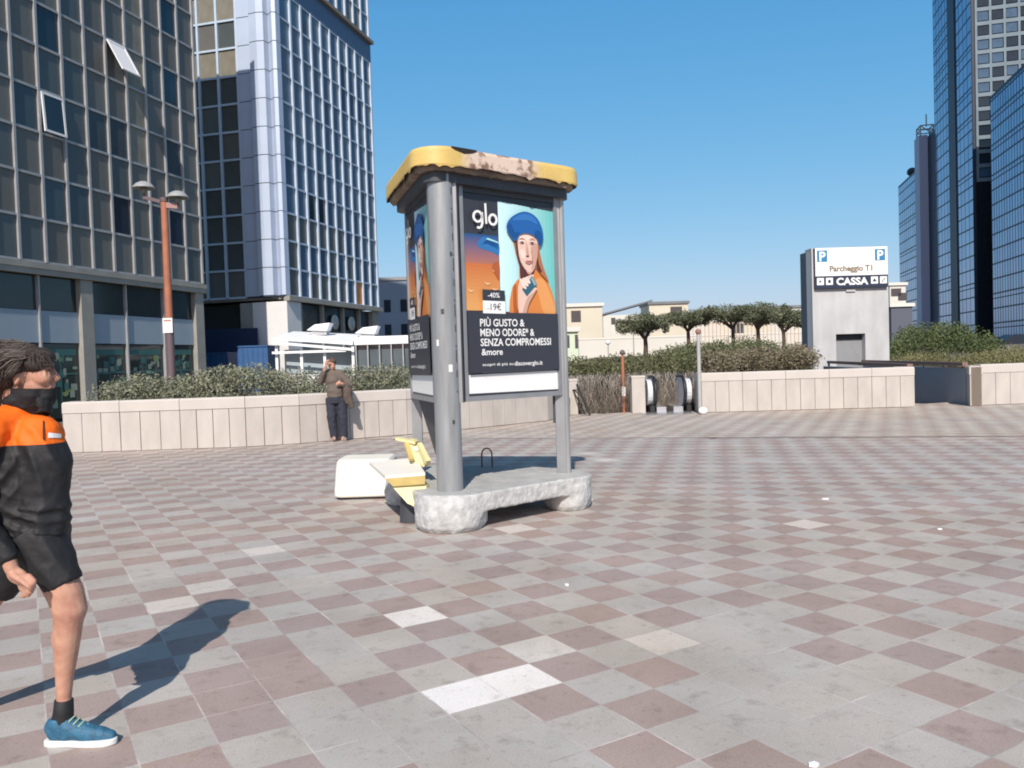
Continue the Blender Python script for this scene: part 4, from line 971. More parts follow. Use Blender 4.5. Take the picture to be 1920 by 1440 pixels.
# posts
def post_tube(c, r_, z0, z1, m, name='post', tilt=0):
    t = MB(); t.tube([(c[0], c[1], z0), (c[0]+tilt, c[1], z1)], r_, m, 36); return t.build(name, kp)
post_tube((.03, .0), .127, ZS-.02, 3.38, M_GALV)
b = MB(); b.tube([(.17, .0, 1.2), (.17, .0, 3.36)], .028, M_KD, 12); b.bar((.165, -.03, 1.2), (.165, -.03, 3.34), .035, .02, M_KG); b.build('hinge_rod', kp)
st_ = MB()
for a0_, z_, h_, w_, m_ in ((-1.75, 2.05, .05, .25, M_KD), (-1.3, 1.5, .07, .3, MATS['sticker white']), (-.9, 2.6, .04, .2, M_KD), (-1.15, 1.0, .04, .2, M_KD), (-2.2, 1.75, .06, .2, MATS['sticker white'])):
    st_.add([(.03+.1285*cos(a), .1285*sin(a), z) for z in (z_, z_+h_) for a in np.linspace(a0_, a0_+w_, 5)], [(i_, i_+1, 6+i_, 5+i_) for i_ in range(4)], m_)
for q_ in range(14): z_ = 1.3+q_*.145; st_.add([(.03+.1283*cos(a), .1283*sin(a), z) for z in (z_, z_+.02+.05*(q_ % 3)) for a in (-.62, -.52)], [(0, 1, 3, 2)], M_KD)
st_.build('post_stickers', kp, fix=False)
post_tube((R_.x+.07, R_.y-.02), .032, ZS-.02, 3.38, M_GALV)
t = MB(); t.bar((R_.x, R_.y-.02, ZS), (R_.x, R_.y-.02, 3.36), .10, .07, M_KG, (0, 1, 0)); t.bar((R_.x-.055, R_.y-.01, .9), (R_.x-.055, R_.y-.01, 1.3), .04, .05, M_KD, (0, 1, 0)); t.build('post', kp)
t = MB(); t.bar((L_.x, L_.y, ZS), (L_.x, L_.y, 3.36), .11, .08, M_KG, (0, 1, 0)); t.build('post', kp)
t = MB(); t.add([(L_.x+.04, L_.y-.1, 1.22), (L_.x+.52, L_.y-1.2, 1.22), (L_.x+.52, L_.y-1.2, .62), (L_.x+.34, L_.y-.75, .42)], [(0, 1, 2, 3)], M_KD)
bmt = t.build('dark_plate', kp); sdm = bmt.modifiers.new('s', 'SOLIDIFY'); sdm.thickness = .015
# rebar hook
t = MB(); hk = [(-.0+.28, 1.62, ZS-.02), (.28, 1.62, .47)]+[(.34-.06*cos(a), 1.62, .50+.075*sin(a)) for a in np.linspace(.2, pi-.2, 7)]+[(.40, 1.62, .47), (.40, 1.62, ZS-.02)]
t.tube(hk, .009, mat('rusty rebar', (.12, .06, .045), .8), 8); t.build('lifting_hook', kp)

# poster artwork, drawn in panel coordinates (0..1240 across, 0..1 up)
PW, PH = 1240.0, 1.0
def inkm(name, c, r=.35): return mat('ink '+name, c, r, spec=.4)
I_DARK = inkm('charcoal', (.040, .043, .055)); I_TEAL = inkm('teal', (.20, .56, .53)); I_TEAL2 = inkm('light teal', (.42, .74, .72)); I_WHT = inkm('white', (.82, .82, .80)); I_BLUE = inkm('beret blue', (.02, .115, .36))
I_BLUE2 = inkm('glove blue', (.035, .17, .42)); I_ORG = inkm('coat orange', (.66, .225, .055)); I_ORG2 = inkm('coat light', (.74, .33, .11)); I_ORG3 = inkm('coat dark', (.40, .11, .035)); I_SKIN = inkm('skin', (.76, .53, .43)); I_SKIN2 = inkm('skin shade', (.58, .34, .26))
I_HAIR = inkm('hair', (.40, .16, .075)); I_HAIR2 = inkm('hair dark', (.10, .03, .03)); I_LIP = inkm('lips', (.52, .22, .19)); I_EYE = inkm('eye', (.06, .05, .05)); I_DEV = inkm('device', (.035, .12, .17)); I_DEV2 = inkm('device light', (.22, .40, .47)); I_GREY = inkm('small print', (.30, .30, .31)); I_TEAL3 = inkm('teal pale', (.58, .84, .88)); I_BLUED = inkm('beret fold', (.012, .075, .25)); I_BLUEL = inkm('beret light', (.04, .17, .46)); I_SKIN3 = inkm('skin light', (.86, .66, .57))
def zz1(x, y):      # artwork sketch grid -> panel u,v
    u = (x-70)/1240; px_y = 340+y/6.548; return u, 1-(px_y-(351+12*u))/(402-25*u)
def zz2(x, y):
    u = (x-80)/1150; px_y = 530+y/6.261; return u, 1-(px_y-(351+12*u))/(402-25*u)
def make_poster(name, W_, H_):
    b = MB(); lay = [0]
    def P_(pts, m, f=zz1, sm=0, dz=None):
        lay[0] += 1; y = -.0015*1-.0007*lay[0] if dz is None else dz
        if sm: pts = smooth_poly(pts, sm)
        uv = [f(*p) for p in pts]; vs = [(u*W_, y, v*H_) for u, v in uv]
        bmx = bmesh.new(); bv = [bmx.verts.new(v) for v in vs]; fc = bmx.faces.new(bv); r_ = bmesh.ops.triangulate(bmx, faces=[fc]); bmx.verts.index_update()
        b.add([tuple(v.co) for v in bmx.verts], [tuple(v.index for v in f_.verts) for f_ in bmx.faces], m); bmx.free()
    uvf = lambda u, v: (u, v)
    b.box(0, W_, 0, .01, 0, H_, I_DARK)
    P_([(0, .012), (1, .008), (1, .108), (0, .104)], I_WHT, uvf)
    # two pale-to-teal gradients as true printed bands
    ng = 14
    for k in range(ng):
        t = k/(ng-1); c = tuple(a*(1-t)+q*t for a, q in zip((.62, .86, .90), (.16, .52, .50)))
        u0 = .372+.628*k/ng; u1 = .372+.628*(k+1)/ng; m = inkm('gradient %d' % k, c)
        b.add([(u0*W_, -.0012, .418*H_), (u1*W_, -.0012, .418*H_), (u1*W_, -.0012, (.975-.02*t)*H_), (u0*W_, -.0012, (.975-.02*t)*H_)], [(0, 1, 2, 3)], m)
    for k in range(12):
        t = k/11; v0 = .80-.13*t/1; c = tuple(a*(1-t)+q*t for a, q in zip((.03, .09, .24), (.40, .16, .12)))
        b.add([(.0, -.0012, (.80-.012*(k+1))*H_), (.368*W_, -.0012, (.80-.012*(k+1))*H_), (.368*W_, -.0012, (.80-.012*k)*H_), (0, -.0012, (.80-.012*k)*H_)], [(0, 1, 2, 3)], inkm('blue fade %d' % k, c))
    for k in range(12):
        t = k/11; z1, z0 = .656-.0195*k, .656-.0195*(k+1); c = tuple(a*(1-t)+q*t for a, q in zip((.56, .17, .05), (.72, .36, .12)))
        b.add([(0, -.0012, z0*H_), (.368*W_, -.0012, z0*H_), (.368*W_, -.0012, z1*H_), (0, -.0012, z1*H_)], [(0, 1, 2, 3)], inkm('orange fade %d' % k, c))
    lay[0] = 1
    # glove detail in the left column
    P_([(300, 650), (400, 640), (525, 700), (525, 860), (440, 830), (250, 760)], I_BLUE2, sm=5)
    for q in range(4): P_([(290+q*22, 740-q*22), (380, 700-q*18), (520, 770-q*25), (520, 785-q*25), (375, 722-q*18)], I_TEAL2 if q > 2 else I_BLUED)
    for cx, cy in ((140, 1320), (360, 1220), (450, 1290), (470, 1060)): P_([(cx-45, cy), (cx, cy+36), (cx+50, cy+10), (cx+10, cy+14)], inkm('fold light', (.85, .52, .26)), sm=4)
    P_([(430, 1000), (520, 960), (520, 1180), (470, 1120)], I_ORG3, sm=4)
    # woman: back hair, coat, neck, face, hair, beret, hand, device
    P_([(745, 640), (740, 760), (770, 900), (800, 1020), (800, 1160), (900, 1180), (1080, 1140), (1190, 1180), (1130, 1020), (1080, 860), (1065, 690)], I_HAIR, sm=5)
    bot = 588
    def coat(pts, m, sm=0): P_(pts, m, sm=sm)
    P_([(635, 1620), (650, 1440), (690, 1270), (760, 1180), (900, 1140), (1000, 1040), (1080, 1050), (1180, 1150), (1250, 1300), (1290, 1430), (1300, 1640)], I_ORG)
    P_([(1010, 1180), (1120, 1150), (1210, 1290), (1270, 1460), (1290, 1600), (1130, 1600), (1060, 1380)], I_ORG2, sm=5)
    P_([(700, 1300), (740, 1240), (735, 1500), (770, 1600), (700, 1600)], I_ORG3, sm=5)
    P_([(860, 960), (1000, 940), (1010, 1050), (960, 1120), (870, 1140), (830, 1080)], I_HAIR2, sm=4)
    P_([(885, 980), (985, 980), (975, 1060), (930, 1100), (890, 1060)], I_SKIN2, sm=4)
    P_([(760, 620), (755, 720), (778, 840), (815, 940), (870, 1030), (930, 1072), (985, 1050), (1025, 960), (1052, 840), (1062, 720), (1040, 600), (900, 560)], I_SKIN, sm=5)
    P_([(800, 640), (820, 600), (930, 585), (1000, 640), (990, 690), (900, 660), (810, 690)], I_SKIN3, sm=4)
    P_([(800, 800), (860, 780), (880, 860), (840, 900)], I_SKIN3, sm=4)
    P_([(985, 700), (1052, 700), (1040, 850), (1000, 1000), (960, 1040), (985, 900), (960, 800)], I_SKIN2, sm=4)
    P_([(890, 700), (905, 700), (935, 840), (915, 872), (885, 862), (905, 830)], I_SKIN2, sm=3)
    P_([(885, 862), (905, 852), (930, 858), (915, 876)], I_HAIR2, sm=3)
    for ex in (835, 975):
        P_([(ex-34, 698), (ex-5, 680), (ex+34, 692), (ex, 706)], I_SKIN2, sm=4); P_([(ex-8, 680), (ex+16, 680), (ex+18, 702), (ex-6, 704)], I_EYE, sm=4)
        P_([(ex-36, 694), (ex-5, 672), (ex+36, 686), (ex, 680)], I_HAIR2, sm=3); P_([(ex-48, 650), (ex, 628), (ex+50, 648), (ex, 641)], I_HAIR, sm=3)
    P_([(868, 935), (905, 918), (925, 926), (945, 916), (978, 930), (930, 962), (895, 958)], I_LIP, sm=4); P_([(870, 936), (925, 932), (975, 932), (925, 941)], I_HAIR2)
    P_([(745, 640), (770, 640), (765, 760), (800, 930), (850, 1060), (840, 1150), (800, 1140), (790, 1000), (750, 820)], I_HAIR2, sm=4)
    P_([(1062, 700), (1090, 860), (1130, 1010), (1200, 1190), (1150, 1150), (1060, 1060), (1020, 980), (1050, 860)], I_HAIR, sm=4)
    P_([(1045, 880), (1060, 960), (1100, 1060), (1060, 1060), (1025, 980)], I_HAIR2, sm=4)
    P_([(625, 540), (630, 450), (700, 360), (840, 290), (960, 300), (1060, 370), (1120, 490), (1136, 600), (1110, 700), (1075, 735), (1055, 660), (1000, 595), (900, 565), (800, 590), (745, 670), (690, 640)], I_BLUE, sm=6)
    P_([(700, 400), (840, 320), (980, 340), (1060, 440), (940, 400), (800, 400)], I_BLUEL, sm=5)
    P_([(640, 540), (650, 450), (690, 470), (730, 560), (800, 560), (745, 640), (690, 620)], I_BLUED, sm=5)
    P_([(1040, 520), (1110, 560), (1110, 680), (1078, 715), (1060, 640), (1010, 580)], I_BLUED, sm=5)
    P_([(760, 1640), (745, 1440), (755, 1260), (790, 1180), (880, 1130), (960, 1100), (975, 1130), (900, 1200), (930, 1280), (1000, 1270), (1010, 1300), (900, 1430), (870, 1560), (850, 1640)], I_SKIN, sm=5)
    P_([(870, 1420), (960, 1340), (1010, 1300), (900, 1480), (850, 1630), (800, 1630)], I_SKIN2, sm=4)
    P_([(955, 1120), (1020, 1230), (870, 1392), (805, 1300)], I_DEV); P_([(960, 1135), (1008, 1225), (985, 1250), (930, 1160)], I_DEV2)
    for q in range(3): P_([(770+q*40, 1180-q*15), (800+q*42, 1165-q*12), (865+q*30, 1275-q*35), (845+q*30, 1295-q*35), (800+q*35, 1250-q*25)], I_SKIN3, sm=4)
    # lower dark block over the artwork, price boxes
    P_([(0, .112), (1, .116), (1, .41), (0, .414)], I_DARK, uvf)
    P_([(262, 72), (537, 78), (537, 212), (262, 210)], I_DARK, zz2); P_([(262, 210), (537, 212), (537, 366), (262, 366)], I_WHT, zz2)
    yT = -.0015-.0007*(lay[0]+2)
    def T_(body, x, y, h, width, m, f=zz2, bold=.004, align='LEFT'):
        vs, fs = text_geo(body, 1.0, bold*2.6, 0, align)
        xs_ = [v[0] for v in vs]; ys_ = [v[1] for v in vs]; w0 = max(xs_)-min(xs_); 
        u, v = f(x, y); su = width/1150/w0*W_; sv = h/6.261/390*H_
        b.add([(u*W_+(p[0]-min(xs_))*su, yT, v*H_+p[1]*sv/.7) for p in vs], fs, m)
    def stroke(path, t, closed=False):
        P2 = [Vector(p) for p in path]; n_ = len(P2); L_s, R_s = [], []
        for i in range(n_):
            a_ = P2[(i-1) % n_] if closed or i else P2[i]; c_ = P2[(i+1) % n_] if closed or i < n_-1 else P2[i]
            d_ = (c_-a_).normalized(); nn_ = Vector((-d_.y, d_.x)); L_s.append(P2[i]+nn_*t/2); R_s.append(P2[i]-nn_*t/2)
        q_ = [zz1(*p) for p in L_s+R_s]; b.add([(u*W_, yT, v*H_) for u, v in q_], [(i, (i+1) % n_, n_+(i+1) % n_, n_+i) for i in range(n_ if closed else n_-1)], I_WHT)
    stroke([(236+54*cos(t), 385+66*sin(t)) for t in np.linspace(0, 2*pi, 24, endpoint=False)], 30, True)
    stroke([(290, 330), (293, 400), (292, 470), (278, 515), (250, 530), (222, 522)], 30); stroke([(338, 212), (341, 350), (344, 474)], 26)
    stroke([(432+48*cos(t), 415+64*sin(t)) for t in np.linspace(0, 2*pi, 24, endpoint=False)], 30, True)
    T_('-40%', 325, 170, 60, 145, I_WHT); T_('19\u20ac', 355, 325, 80, 130, I_DARK, bold=.001); T_('a soli', 295, 315, 18, 50, I_GREY, bold=0)
    T_('PI\u00d9 GUSTO &', 220, 528, 88, 555, I_WHT, bold=.007); T_('MENO ODORE* &', 220, 650, 88, 680, I_WHT, bold=.007); T_('SENZA COMPROMESSI', 220, 772, 88, 900, I_WHT, bold=.007); T_('&more', 228, 886, 78, 258, I_WHT, bold=.006)
    T_('scopri di pi\u00f9 su', 235, 1020, 34, 380, I_WHT, bold=.003); T_('discoverglo.it', 630, 1008, 52, 368, I_WHT, bold=.006)
    for k, (u1) in enumerate((1140, 1090, 700, 300)):
        T_('lorem'[:0]+'- '*40, 240, 1105+k*20, 12, u1-240, I_GREY, bold=.012)
    return b.mesh(name)
def panel(a, c, z0, z1, off, name_rot=0):
    d = (c-a); W_ = d.length; ang = math.atan2(d.y, d.x); nrm = Vector((d.y, -d.x)).normalized()
    r = MB(); fw = .045
    e = MB(); t = .05
    e.box(0, fw, -.02, t, z0, z1, M_KG); e.box(W_-fw, W_, -.02, t, z0, z1, M_KG); e.box(fw+.0005, W_-fw-.0005, -.018, t, z0, z0+.05, M_KG); e.box(fw+.0005, W_-fw-.0005, -.018, t, z1-.05, z1, M_KD)
    e.box(fw, W_-fw, .012, t-.004, z0+.051, z1-.051, M_KD)
    pa = a+nrm*off
    o = e.build('panel_frame', kp, (pa.x, pa.y, 0), ang)
    me = make_poster('poster', W_-2*fw-.004, z1-z0-.104)
    link('poster', me, o, (fw+.002, -.001, z0+.052))
    g_ = o
    return o
dFR = (R_-F_).normalized(); dLF = (F_-L_).normalized()
panel(F_+dFR*.205, R_-dFR*.02, 1.20, 3.30, .05)
panel(L_+dLF*.03, F_-dLF*.13, 1.20, 3.30, .05)
panel(R_+(L_-R_).normalized()*.05, L_-(L_-R_).normalized()*.05, 1.20, 3.30, .03)
# header band under the roof, then the yellow roof with a ragged lower lip
def rounded_tri(r_, n=12, off=0):
    cs = [F_, R_, L_]; out = []; cen = (F_+R_+L_)/3
    for i, c in enumerate(cs):
        p, q = cs[i-1], cs[(i+1) % 3]
        n0 = Vector(((c-p).y, -(c-p).x)).normalized(); n1 = Vector(((q-c).y, -(q-c).x)).normalized()
        a0 = math.atan2(n0.y, n0.x); a1 = math.atan2(n1.y, n1.x)
        while a1 < a0: a1 += 2*pi
        for k in range(n+1):
            a = a0+(a1-a0)*k/n; out.append((c.x+r_*cos(a), c.y+r_*sin(a)))
    return out
def dense(poly, step=.05):
    out = []
    for i in range(len(poly)):
        a, c = Vector(poly[i]), Vector(poly[(i+1) % len(poly)]); k = max(1, int((c-a).length/step))
        for q in range(k): out.append(tuple(a.lerp(c, q/k)))
    return out
b = MB(); b.prism(rounded_tri(.145), 3.301, 3.45, M_KD); b.build('header_band', kp)
RO = dense(rounded_tri(.255)); n = len(RO)
def yellow_mat():
    m = mat('weathered yellow fibreglass', (.74, .53, .16), .5, noise=.3, scale=2.2, col2=(.58, .40, .13), bump=.15, bscale=30)
    nt_ = m.node_tree; L = nt_.links; b_ = nt_.nodes['Principled BSDF']; src = b_.inputs['Base Color'].links[0].from_socket
    tc = nt_.nodes.new('ShaderNodeTexCoord'); sp = nt_.nodes.new('ShaderNodeSeparateXYZ'); L.new(tc.outputs['Object'], sp.inputs[0])
    tn = nt_.nodes.new('ShaderNodeTexNoise'); tn.inputs['Scale'].default_value = 9; tn.inputs['Detail'].default_value = 8; L.new(tc.outputs['Object'], tn.inputs['Vector'])
    # worn, whitish patch on the front right stretch of the fascia
    g1 = nt_.nodes.new('ShaderNodeMapRange'); L.new(sp.outputs[0], g1.inputs[0]); g1.inputs[1].default_value = .22; g1.inputs[2].default_value = .34
    g2 = nt_.nodes.new('ShaderNodeMapRange'); L.new(sp.outputs[0], g2.inputs[0]); g2.inputs[1].default_value = 1.05; g2.inputs[2].default_value = .9
    mu = nt_.nodes.new('ShaderNodeMath'); mu.operation = 'MULTIPLY'; L.new(g1.outputs[0], mu.inputs[0]); L.new(g2.outputs[0], mu.inputs[1])
    cr = nt_.nodes.new('ShaderNodeValToRGB'); L.new(tn.outputs[0], cr.inputs[0]); cr.color_ramp.elements[0].position = .40; cr.color_ramp.elements[0].color = (.22, .13, .09, 1)
    cr.color_ramp.elements[1].position = .50; cr.color_ramp.elements[1].color = (.66, .52, .42, 1)
    mx = nt_.nodes.new('ShaderNodeMix'); mx.data_type = 'RGBA'; L.new(mu.outputs[0], mx.inputs[0]); L.new(src, mx.inputs[6]); L.new(cr.outputs[0], mx.inputs[7]); L.new(mx.outputs[2], b_.inputs['Base Color'])
    return m
M_YEL = yellow_mat(); M_YIN = mat('dirty underside', (.36, .27, .18), .8, noise=.4, scale=4, col2=(.14, .10, .08)); M_BRK = mat('black grime', (.02, .015, .012), .9)
ZR0, ZR1 = 3.43, 3.615; g = random.Random(9)
cen = (F_+R_+L_)/3
def scl(p, d): v = Vector(p)-cen; return cen+v*(1-d/v.length)
vs, fs, ms = [], [], []
rag_r = [g.uniform(-1, 1) for _ in range(n)]
rag = [(.005*sin(i*.37)+.004*sin(i*.93+1)+(.012*rag_r[i] if rag_r[i] > .3 else 0)-(.022 if rag_r[i-2] < -.8 else 0)) for i in range(n)]
lv = []
for k, (z, o) in enumerate([(ZR0, 0), (ZR0+.012, -.006), (ZR1-.04, 0.0), (ZR1-.012, .012), (ZR1, .05)]):
    lv.append([(*scl(p, o), z+(rag[i] if k == 0 else 0)) for i, p in enumerate(RO)])
b = MB()
for k in range(4): b.add(lv[k]+lv[k+1], [(i, (i+1) % n, n+(i+1) % n, n+i) for i in range(n)], M_YEL, True)
b.add(lv[4], [tuple(range(n))], M_YEL)
inn = [(*scl(p, .03), ZR0+rag[i]) for i, p in enumerate(RO)]; inn2 = [(*scl(p, .04), ZR0+.06) for p in RO]; inn3 = [(*scl(p, .18), ZR0+.07) for p in RO]
b.add(lv[0]+inn, [(i, (i+1) % n, n+(i+1) % n, n+i) for i in range(n)], M_BRK); b.add(inn+inn2, [(i, (i+1) % n, n+(i+1) % n, n+i) for i in range(n)], M_YIN); b.add(inn2, [tuple(range(n))[::-1]], M_YIN)
rf = b.build('roof', kp, fix=False)
b = MB()   # lower dirty lip set back under the fascia
lp0 = [(*scl(p, .05), ZR0-.035+.5*rag[(i*3) % n]) for i, p in enumerate(RO)]; lp1 = [(*scl(p, .045), ZR0+.055) for p in RO]; lp2 = [(*scl(p, .2), ZR0-.03) for p in RO]
b.add(lp0+lp1, [(i, (i+1) % n, n+(i+1) % n, n+i) for i in range(n)], M_YIN, True); b.add(lp0+lp2, [(i, (i+1) % n, n+(i+1) % n, n+i) for i in range(n)][::-1], M_YIN); b.build('roof_lip', rf, fix=False)
b = MB()   # chipped black holes along the rim
def rimpt(t, z, out=.004):
    i = int(t*n) % n; p = scl(RO[i], -out); return Vector((p[0], p[1], z))
ki = min(range(n), key=lambda i: (Vector(RO[i])-Vector((.30, -.12))).length)
pt = [scl(RO[(ki+di) % n], -.004) for di in range(-3, 4)]; dz_ = [.004, .030, .040, .052, .044, .034, .006]
b.add([(p[0], p[1], ZR1-.006) for p in pt]+[(p[0], p[1], ZR1-.008-d) for p, d in zip(pt, dz_)], [(i_, i_+1, 8+i_, 7+i_) for i_ in range(6)], M_BRK)
pt2 = [scl(RO[(ki+di) % n], .05) for di in range(-3, 4)]; b.add([(p[0], p[1], ZR1-.006) for p in pt]+[(p[0], p[1], ZR1+.004) for p in pt2], [(i_, i_+1, 8+i_, 7+i_) for i_ in range(6)], M_BRK)
b.build('rim_hole', rf, fix=False)
tag(kp, 'three-sided advertising kiosk with a chipped yellow roof, posters and a rough concrete base', 'advertising kiosk')

# ------------------------------------------------------------ cream planter block and broken yellow shell
M_CREAM = mat('cream painted concrete', (.80, .76, .67), .7, noise=.06, scale=3, bump=.12, bscale=20)
g0 = G(685, 937); b = MB(); wq = .36
def rrect(w_, d_, r_, n=6): 
    out = []
    for cx, cy, a0 in ((w_-r_, d_-r_, 0), (-w_+r_, d_-r_, pi/2), (-w_+r_, -d_+r_, pi), (w_-r_, -d_+r_, 3*pi/2)):
        for k in range(n+1): a = a0+pi/2*k/n; out.append((cx+r_*cos(a), cy+r_*sin(a)))
    return out
rings = []
for z, k in ((0.03, .97), (.045, 1.0), (.10, 1.0), (.38, .93), (.44, .90), (.47, .84)): rings.append([(x*k, y*k, z) for x, y in rrect(wq, .32, .09)])
nr = len(rings[0])
for k in range(len(rings)-1): b.add(rings[k]+rings[k+1], [(i, (i+1) % nr, nr+(i+1) % nr, nr+i) for i in range(nr)], M_CREAM, True)
b.add(rings[-1], [tuple(range(nr))], M_CREAM); b.add(rings[0], [tuple(range(nr))[::-1]], M_CREAM)
r = empty('concrete_block', (g0.x-.02, g0.y+.33, 0)); b.build('block', r)
b = MB(); b.prism(rrect(.33, .29, .08), 0, .029, mat('black foot', (.03, .03, .03), .8)); b.build('foot', r)
tag(r, 'cream painted rounded concrete block standing left of the kiosk base', 'concrete block')
M_SHELL = mat('yellow shell', (.62, .47, .17), .6, noise=.2, scale=5); M_SHELL2 = mat('pale yellow shell', (.74, .66, .36), .6, noise=.12, scale=6); M_SHT = mat('bleached top', (.80, .77, .70), .6, noise=.06, scale=4)
r = empty('broken_shell', (-1.35, 8.2, 0))
Ys = 8.15
def S(px, py, Y): p = at(px, py, Y); return (p.x+1.35, p.y-8.2, p.z)
b = MB()
T = [S(700, 868, 8.35), S(790, 856+22, 8.05), S(722, 892, 7.95), S(797, 888, 7.9)]
top = [S(692, 866, 8.75), S(778, 858, 8.85), S(797, 886, 8.02), S(722, 892, 7.95)]
low = [S(735, 906, 8.15), S(790, 903, 8.3), S(797, 908, 8.02), S(737, 912, 7.97)]
b.add(top+[(x, y, z-.03) for x, y, z in top], [(0, 1, 2, 3), (7, 6, 5, 4), (0, 4, 5, 1), (1, 5, 6, 2), (2, 6, 7, 3), (3, 7, 4, 0)], M_SHT); b.build('shelf_top', r)
b = MB(); t3 = [(x, y, z-.031) for x, y, z in top]; b.add(t3+low, [(3, 2, 6, 7), (0, 3, 7, 4), (1, 5, 6, 2), (0, 4, 5, 1), (4, 7, 6, 5)], M_SHELL)
b.build('shell_body', r)
b = MB(); w1 = [S(734, 911, 8.0), S(799, 909, 8.05), S(800, 930, 8.0), S(778, 950, 7.92), S(764, 944, 7.95)]; w2_ = [(x+.02, y+.12, z) for x, y, z in w1]
b.add(w1+w2_, [(0, 1, 2, 3, 4), (9, 8, 7, 6, 5)]+[(i, (i+1) % 5, 5+(i+1) % 5, 5+i) for i in range(5)], M_SHELL2); b.build('torn_flap', r)
b = MB(); arm = [S(757, 824, 8.7), S(775, 824, 8.7), S(800, 868, 8.5), S(795, 876, 8.5), S(773, 868, 8.5)]; a2 = [(x+.03, y+.1, z) for x, y, z in arm]
b.add(arm+a2, [(0, 1, 2, 3, 4), (9, 8, 7, 6, 5)]+[(i, (i+1) % 5, 5+(i+1) % 5, 5+i) for i in range(5)], M_SHELL2)
b.bar(S(762, 832, 8.66), S(772, 862, 8.46), .05, .03, M_SHELL); b.bar(S(786, 834, 8.6), S(803, 868, 8.4), .05, .06, M_SHELL2); b.bar(S(745, 822, 8.75), S(782, 830, 8.65), .08, .03, M_SHELL2); b.ell(S(781, 843, 8.6), (.035, .03, .03), M_SHT)
b.build('bracket', r)
b = MB(); p0 = S(768, 925, 8.2); b.tube([(p0[0]+.02, p0[1], 0), (p0[0]+.02, p0[1], .32)], [.13, .11], M_KD, 16); b.build('shade_tube', r)  # shadow beneath the yellow flap given shape and colour as an added dark tube
tag(r, 'broken yellow fibreglass phone shelf leaning against the kiosk base', 'broken shelf')

# ------------------------------------------------------------ litter
for px, py, s, lab in ((1063, 1098, .018, 'white pebble-sized scrap on the paving right of the kiosk base'), (1548, 936, .035, 'flat white litter on the paving far to the right of the kiosk'), (1762, 993, .022, 'white crumpled scrap near the right edge of the plaza'), (1526, 1436, .02, 'white scrap on the paving at the bottom of the picture'), (1108, 938, .03, 'white scrap lying beside the right foot of the kiosk')):
    p = G(px, py); b = MB(); g = random.Random(px); pts = [(s*cos(2*pi*i/7)*g.uniform(.6, 1.3), s*.8*sin(2*pi*i/7)*g.uniform(.6, 1.3)) for i in range(7)]
    b.prism(pts, .001, .012, M_SW); tag(b.build('litter', loc=(p.x, p.y, 0)), lab, 'litter', 'white litter on the paving')
#PEOPLE#
# ------------------------------------------------------------ people
def skinmat(name, c): 
    m = mat(name, c, .55, spec=.4, noise=.3, scale=18, bump=.15, bscale=140, col2=(.42, .20, .14)); m.node_tree.nodes['Principled BSDF'].inputs['Subsurface Weight'].default_value = .04; return m
M_SKIN = skinmat('skin', (.56, .32, .22)); M_HAIR = mat('grey brown hair', (.060, .044, .037), .6, noise=.5, scale=30, stretch=(1, 1, 4))
M_BLK = mat('black sports fabric', (.014, .014, .016), .68, noise=.3, scale=14, bump=.45, bscale=11); M_ORJ = mat('fluorescent orange fabric', (.90, .15, .002), .7, noise=.1, scale=12, bump=.3, bscale=12)
M_GAI = mat('black neck tube', (.012, .012, .014), .8, noise=.3, scale=20, bump=.5, bscale=22); M_SHO = mat('blue running shoe', (.035, .16, .27), .6, noise=.35, scale=30, col2=(.02, .08, .14), bump=.3, bscale=90)
M_SOLE = mat('white sole', (.70, .72, .70), .6); M_LACE = mat('pale lace', (.45, .55, .35), .7)
YW = 3.55; wk = empty('person', (-2.05, YW, 0)); WO = wk.location.copy()
def W(px, py, dy=0.0):
    return at(px, py, YW+dy)-WO
def chain(mb, pts, m, seg=16):
    for (a, ra), (c, rc) in zip(pts[:-1], pts[1:]): mb.cap(a, c, ra, rc, m, seg)
def ell_px(mb, px, py, dy, r, m, ry=0): mb.ell(W(px, py, dy), r, m, 20, 14, Matrix.Rotation(ry, 3, 'Y'))
b = MB(); s = M_SKIN
ell_px(b, 42, 693, 0, (.103, .077, .098), s)
ell_px(b, 68, 724, 0, (.066, .055, .062), s); ell_px(b, 85, 703, 0, (.036, .036, .044), s); ell_px(b, 88, 742, 0, (.030, .034, .026), s)          # jaw, chin
ell_px(b, 78, 706, -.038, (.042, .026, .036), s); ell_px(b, 78, 706, .038, (.042, .026, .036), s)     # cheeks
chain(b, [(W(90, 684, -.03), .016), (W(94, 683, 0), .017), (W(90, 684, .03), .016)], s)             # brow
chain(b, [(W(96, 687), .0085), (W(103, 699), .0085), (W(110, 709), .0105)], s); chain(b, [(W(105, 713, -.010), .0070), (W(105, 713, .010), .0070)], s)   # nose
chain(b, [(W(94, 724, -.018), .011), (W(99, 723), .0125), (W(94, 724, .018), .011)], s); chain(b, [(W(93, 731, -.016), .010), (W(97, 731), .012), (W(93, 731, .016), .010)], s)
ell_px(b, 32, 712, -.073, (.013, .010, .025), s, .25); ell_px(b, 32, 712, .073, (.013, .010, .025), s, .25)
chain(b, [(W(34, 735), .062), (W(30, 800), .066)], s)
ell_px(b, 45, 870, 0, (.11, .12, .16), s); ell_px(b, 55, 980, 0, (.10, .11, .11), s)
chain(b, [(W(64, 1005, -.06), .08), (W(96, 1058, -.07), .080), (W(122, 1112, -.08), .074), (W(131, 1142, -.08), .070), (W(128, 1163, -.08), .060), (W(125, 1203, -.075), .054), (W(123, 1235, -.07), .047), (W(121, 1270, -.07), .037), (W(120, 1305, -.07), .031), (W(120, 1345, -.07), .030)], s)
ell_px(b, 146, 1141, -.085, (.022, .034, .034), s); ell_px(b, 114, 1198, -.075, (.036, .042, .075), s)
